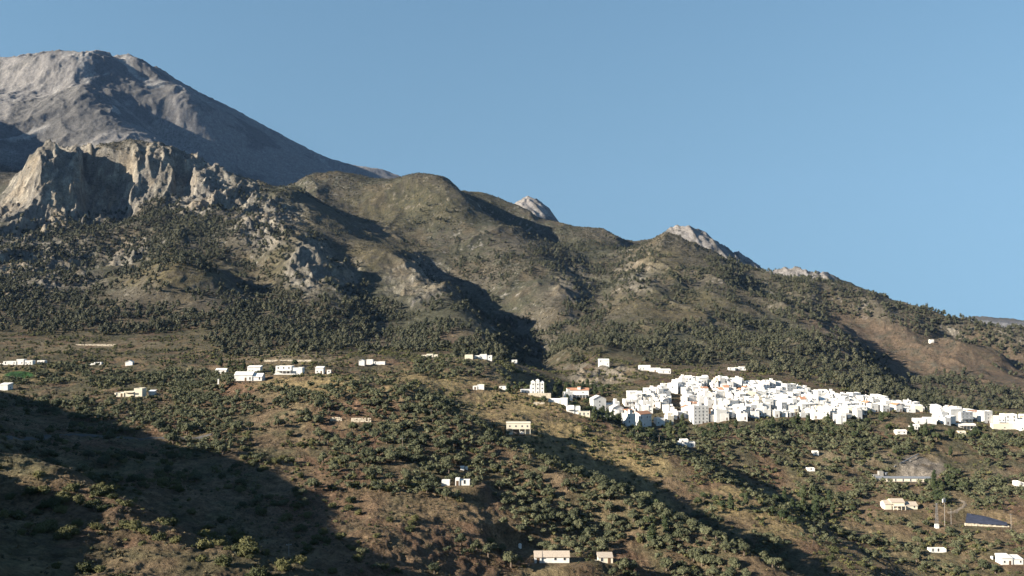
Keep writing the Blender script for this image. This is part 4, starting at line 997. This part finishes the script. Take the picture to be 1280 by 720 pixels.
def merged(name, kind, pts):
    """the plants past the nearest few hundred, as one growth"""
    VV, FF, TT = [], [], []; n = 0; r = np.random.default_rng(3)
    var = FARC[kind]; pick = r.integers(0, len(var), len(pts))
    for q, (cv, cf) in enumerate(var):
        s = pts[pick == q]
        if not len(s): continue
        c, si = np.cos(s[:, 4]), np.sin(s[:, 4]); hz = r.uniform(.85, 1.2, len(s))
        v = np.empty((len(s), len(cv), 3), np.float32)
        v[..., 0] = s[:, 0, None] + s[:, 3, None] * (c[:, None] * cv[None, :, 0] - si[:, None] * cv[None, :, 1])
        v[..., 1] = s[:, 1, None] + s[:, 3, None] * (si[:, None] * cv[None, :, 0] + c[:, None] * cv[None, :, 1])
        v[..., 2] = s[:, 2, None] + (s[:, 3] * hz)[:, None] * cv[None, :, 2]
        VV.append(v.reshape(-1, 3)); FF.append((cf[None] + (np.arange(len(s)) * len(cv))[:, None, None] + n).reshape(-1, 3)); n += len(s) * len(cv)
        TT.append(np.repeat(s[:, 5], len(cv)))
    o = put(name, mesh_np(name, np.concatenate(VV), np.concatenate(FF), LM[kind][1], False, [('tint', 'FLOAT', np.concatenate(TT))]))
    return o
NEARM = {k: [mesh_np('crown', v, f, LM[k][0]) for v, f in NEARC[k]] for k in NEARC}
def seen(p, kind):
    """does its top show from the viewpoint, and inside the frame?"""
    X, Y, Z = p[:, 0], p[:, 1], p[:, 2] + p[:, 3] * HT[kind] * .7
    px, py = pixel_of(X, Y, Z); i = np.clip(np.searchsorted(GL, np.log(Y)) - 2, 0, len(GL) - 1); j = np.clip(np.searchsorted(GA, X / Y), 0, len(GA) - 1)
    return (px > -4) & (px < 1284) & (py > 0) & (py < 724) & (Z / Y > EPREV[i, j])
def zone(kind, px, py, y):
    if kind == 'olive':
        if py < 545 and px < 330: return 'grey green olive tree on the shaded slope at the left', 'olive trees by the shaded valley'
        if px > 930 and y > 500: return 'olive tree in the valley orchards below the white village', 'olive trees below the village'
        return 'rounded grey green olive tree on the sunny terraced ridge', 'olive trees of the terraced ridge'
    if kind == 'pine':
        if px < 540: return 'dark pine tree in the wood at the foot of the cliffed mountain', 'pines below the cliffs'
        if px < 730: return 'pine tree by the mouth of the wooded ravine', 'pines by the ravine'
        return 'pine tree in the forest on the slope above the white village', 'pines above the village'
    if kind == 'bush':
        if y < 260: return 'low bush on the crest of the nearest bare spur', 'bushes on the near spur'
        if px < 440: return 'olive brown bush on the dry hillside at the left', 'bushes of the left hillside'
        if px < 800: return 'green brown bush on the dry slopes in the middle', 'bushes of the middle slopes'
        return 'green bush in the valley to the right, below the village', 'bushes of the right valley'
    if px < 780: return 'dark leafy tree near the western houses and grassy slope', 'leafy trees to the west'
    if py < 560: return 'dark leafy tree in the belt along the lower village edge', 'leafy trees along the village edge'
    return 'dark leafy tree in the valley fields', 'leafy trees of the valley'
CAT = {'olive': ('olive_tree', 'olive tree', 'olive_grove'), 'pine': ('pine_tree', 'pine tree', 'pine_forest'), 'bush': ('bush', 'bush', 'undergrowth'), 'tree': ('leafy_tree', 'tree', 'woodland')}
COUNT = {}
for kind in ('olive', 'pine', 'bush', 'tree'):
    p = sow(kind); v = seen(p, kind); app = np.where(v, p[:, 3] / p[:, 1], 0)
    top = np.argsort(-app)[:NNEAR]; top = top[app[top] > 0]; rest = np.ones(len(p), bool); rest[top] = False
    COUNT[kind] = (len(p), int(v.sum()))
    nm, cat_, mass = CAT[kind]
    if rest.sum(): tag(merged(mass, kind, p[rest]), kind='stuff')
    for q, (x, y, z, w, sp, tn) in enumerate(p[top]):
        px, py = pixel_of(x, y, z); lab, grp = zone(kind, float(px), float(py), y)
        mesh = NEARM[kind][q % len(NEARM[kind])]; hz = 1 + .3 * (tn - .5)
        if kind == 'bush':
            o = put(nm, mesh, None, (x, y, z), sp, (w, w, w * hz)); tag(o, lab, cat_, grp)
        else:
            o = put(nm, None, None, (x, y, z), sp, (w, w, w * hz)); tag(o, lab, cat_, grp); o.empty_display_size = .3
            put('trunk', TR[kind], o); put('crown', mesh, o)
p = sow('scrub'); COUNT['scrub'] = (len(p), 0); tag(merged('scrub', 'scrub', p), kind='stuff')
DENS['straw'] = hills * .16 * np.clip(.45 + .8 * cl2, .1, 1) * (1 - lawn) * (Y2 > 160) * (Y2 < 640)
p = sow('straw'); COUNT['straw'] = (len(p), 0); tag(merged('dry_grass', 'straw', p), kind='stuff')
print('PLANTS', COUNT, 'HOUSES', len(VILLAGE))
# ------------------------------------------------------------------ the air
def haze(density, colour):
    x0, x1, y0, y1, z0, z1 = -16500, 14500, -80, 9800, float(Z3.min()) - 1, max(float(Z3.max()) + 15, 12)
    q = Shape().box(x0, x1, y0, y1, z0, z1); me = q.mesh('haze'); m = bpy.data.materials.new('haze'); m.use_nodes = True; t = m.node_tree
    for n in list(t.nodes): t.nodes.remove(n)
    o = t.nodes.new('ShaderNodeOutputMaterial'); v = t.nodes.new('ShaderNodeVolumePrincipled')
    v.inputs['Density'].default_value = density; v.inputs['Color'].default_value = (*colour, 1); v.inputs['Anisotropy'].default_value = 0
    t.links.new(v.outputs[0], o.inputs['Volume']); me.materials.append(m); tag(put('haze', me), kind='stuff')
haze(0.88e-5, (.32, .52, 1.0))
S.cycles.volume_bounces = 0
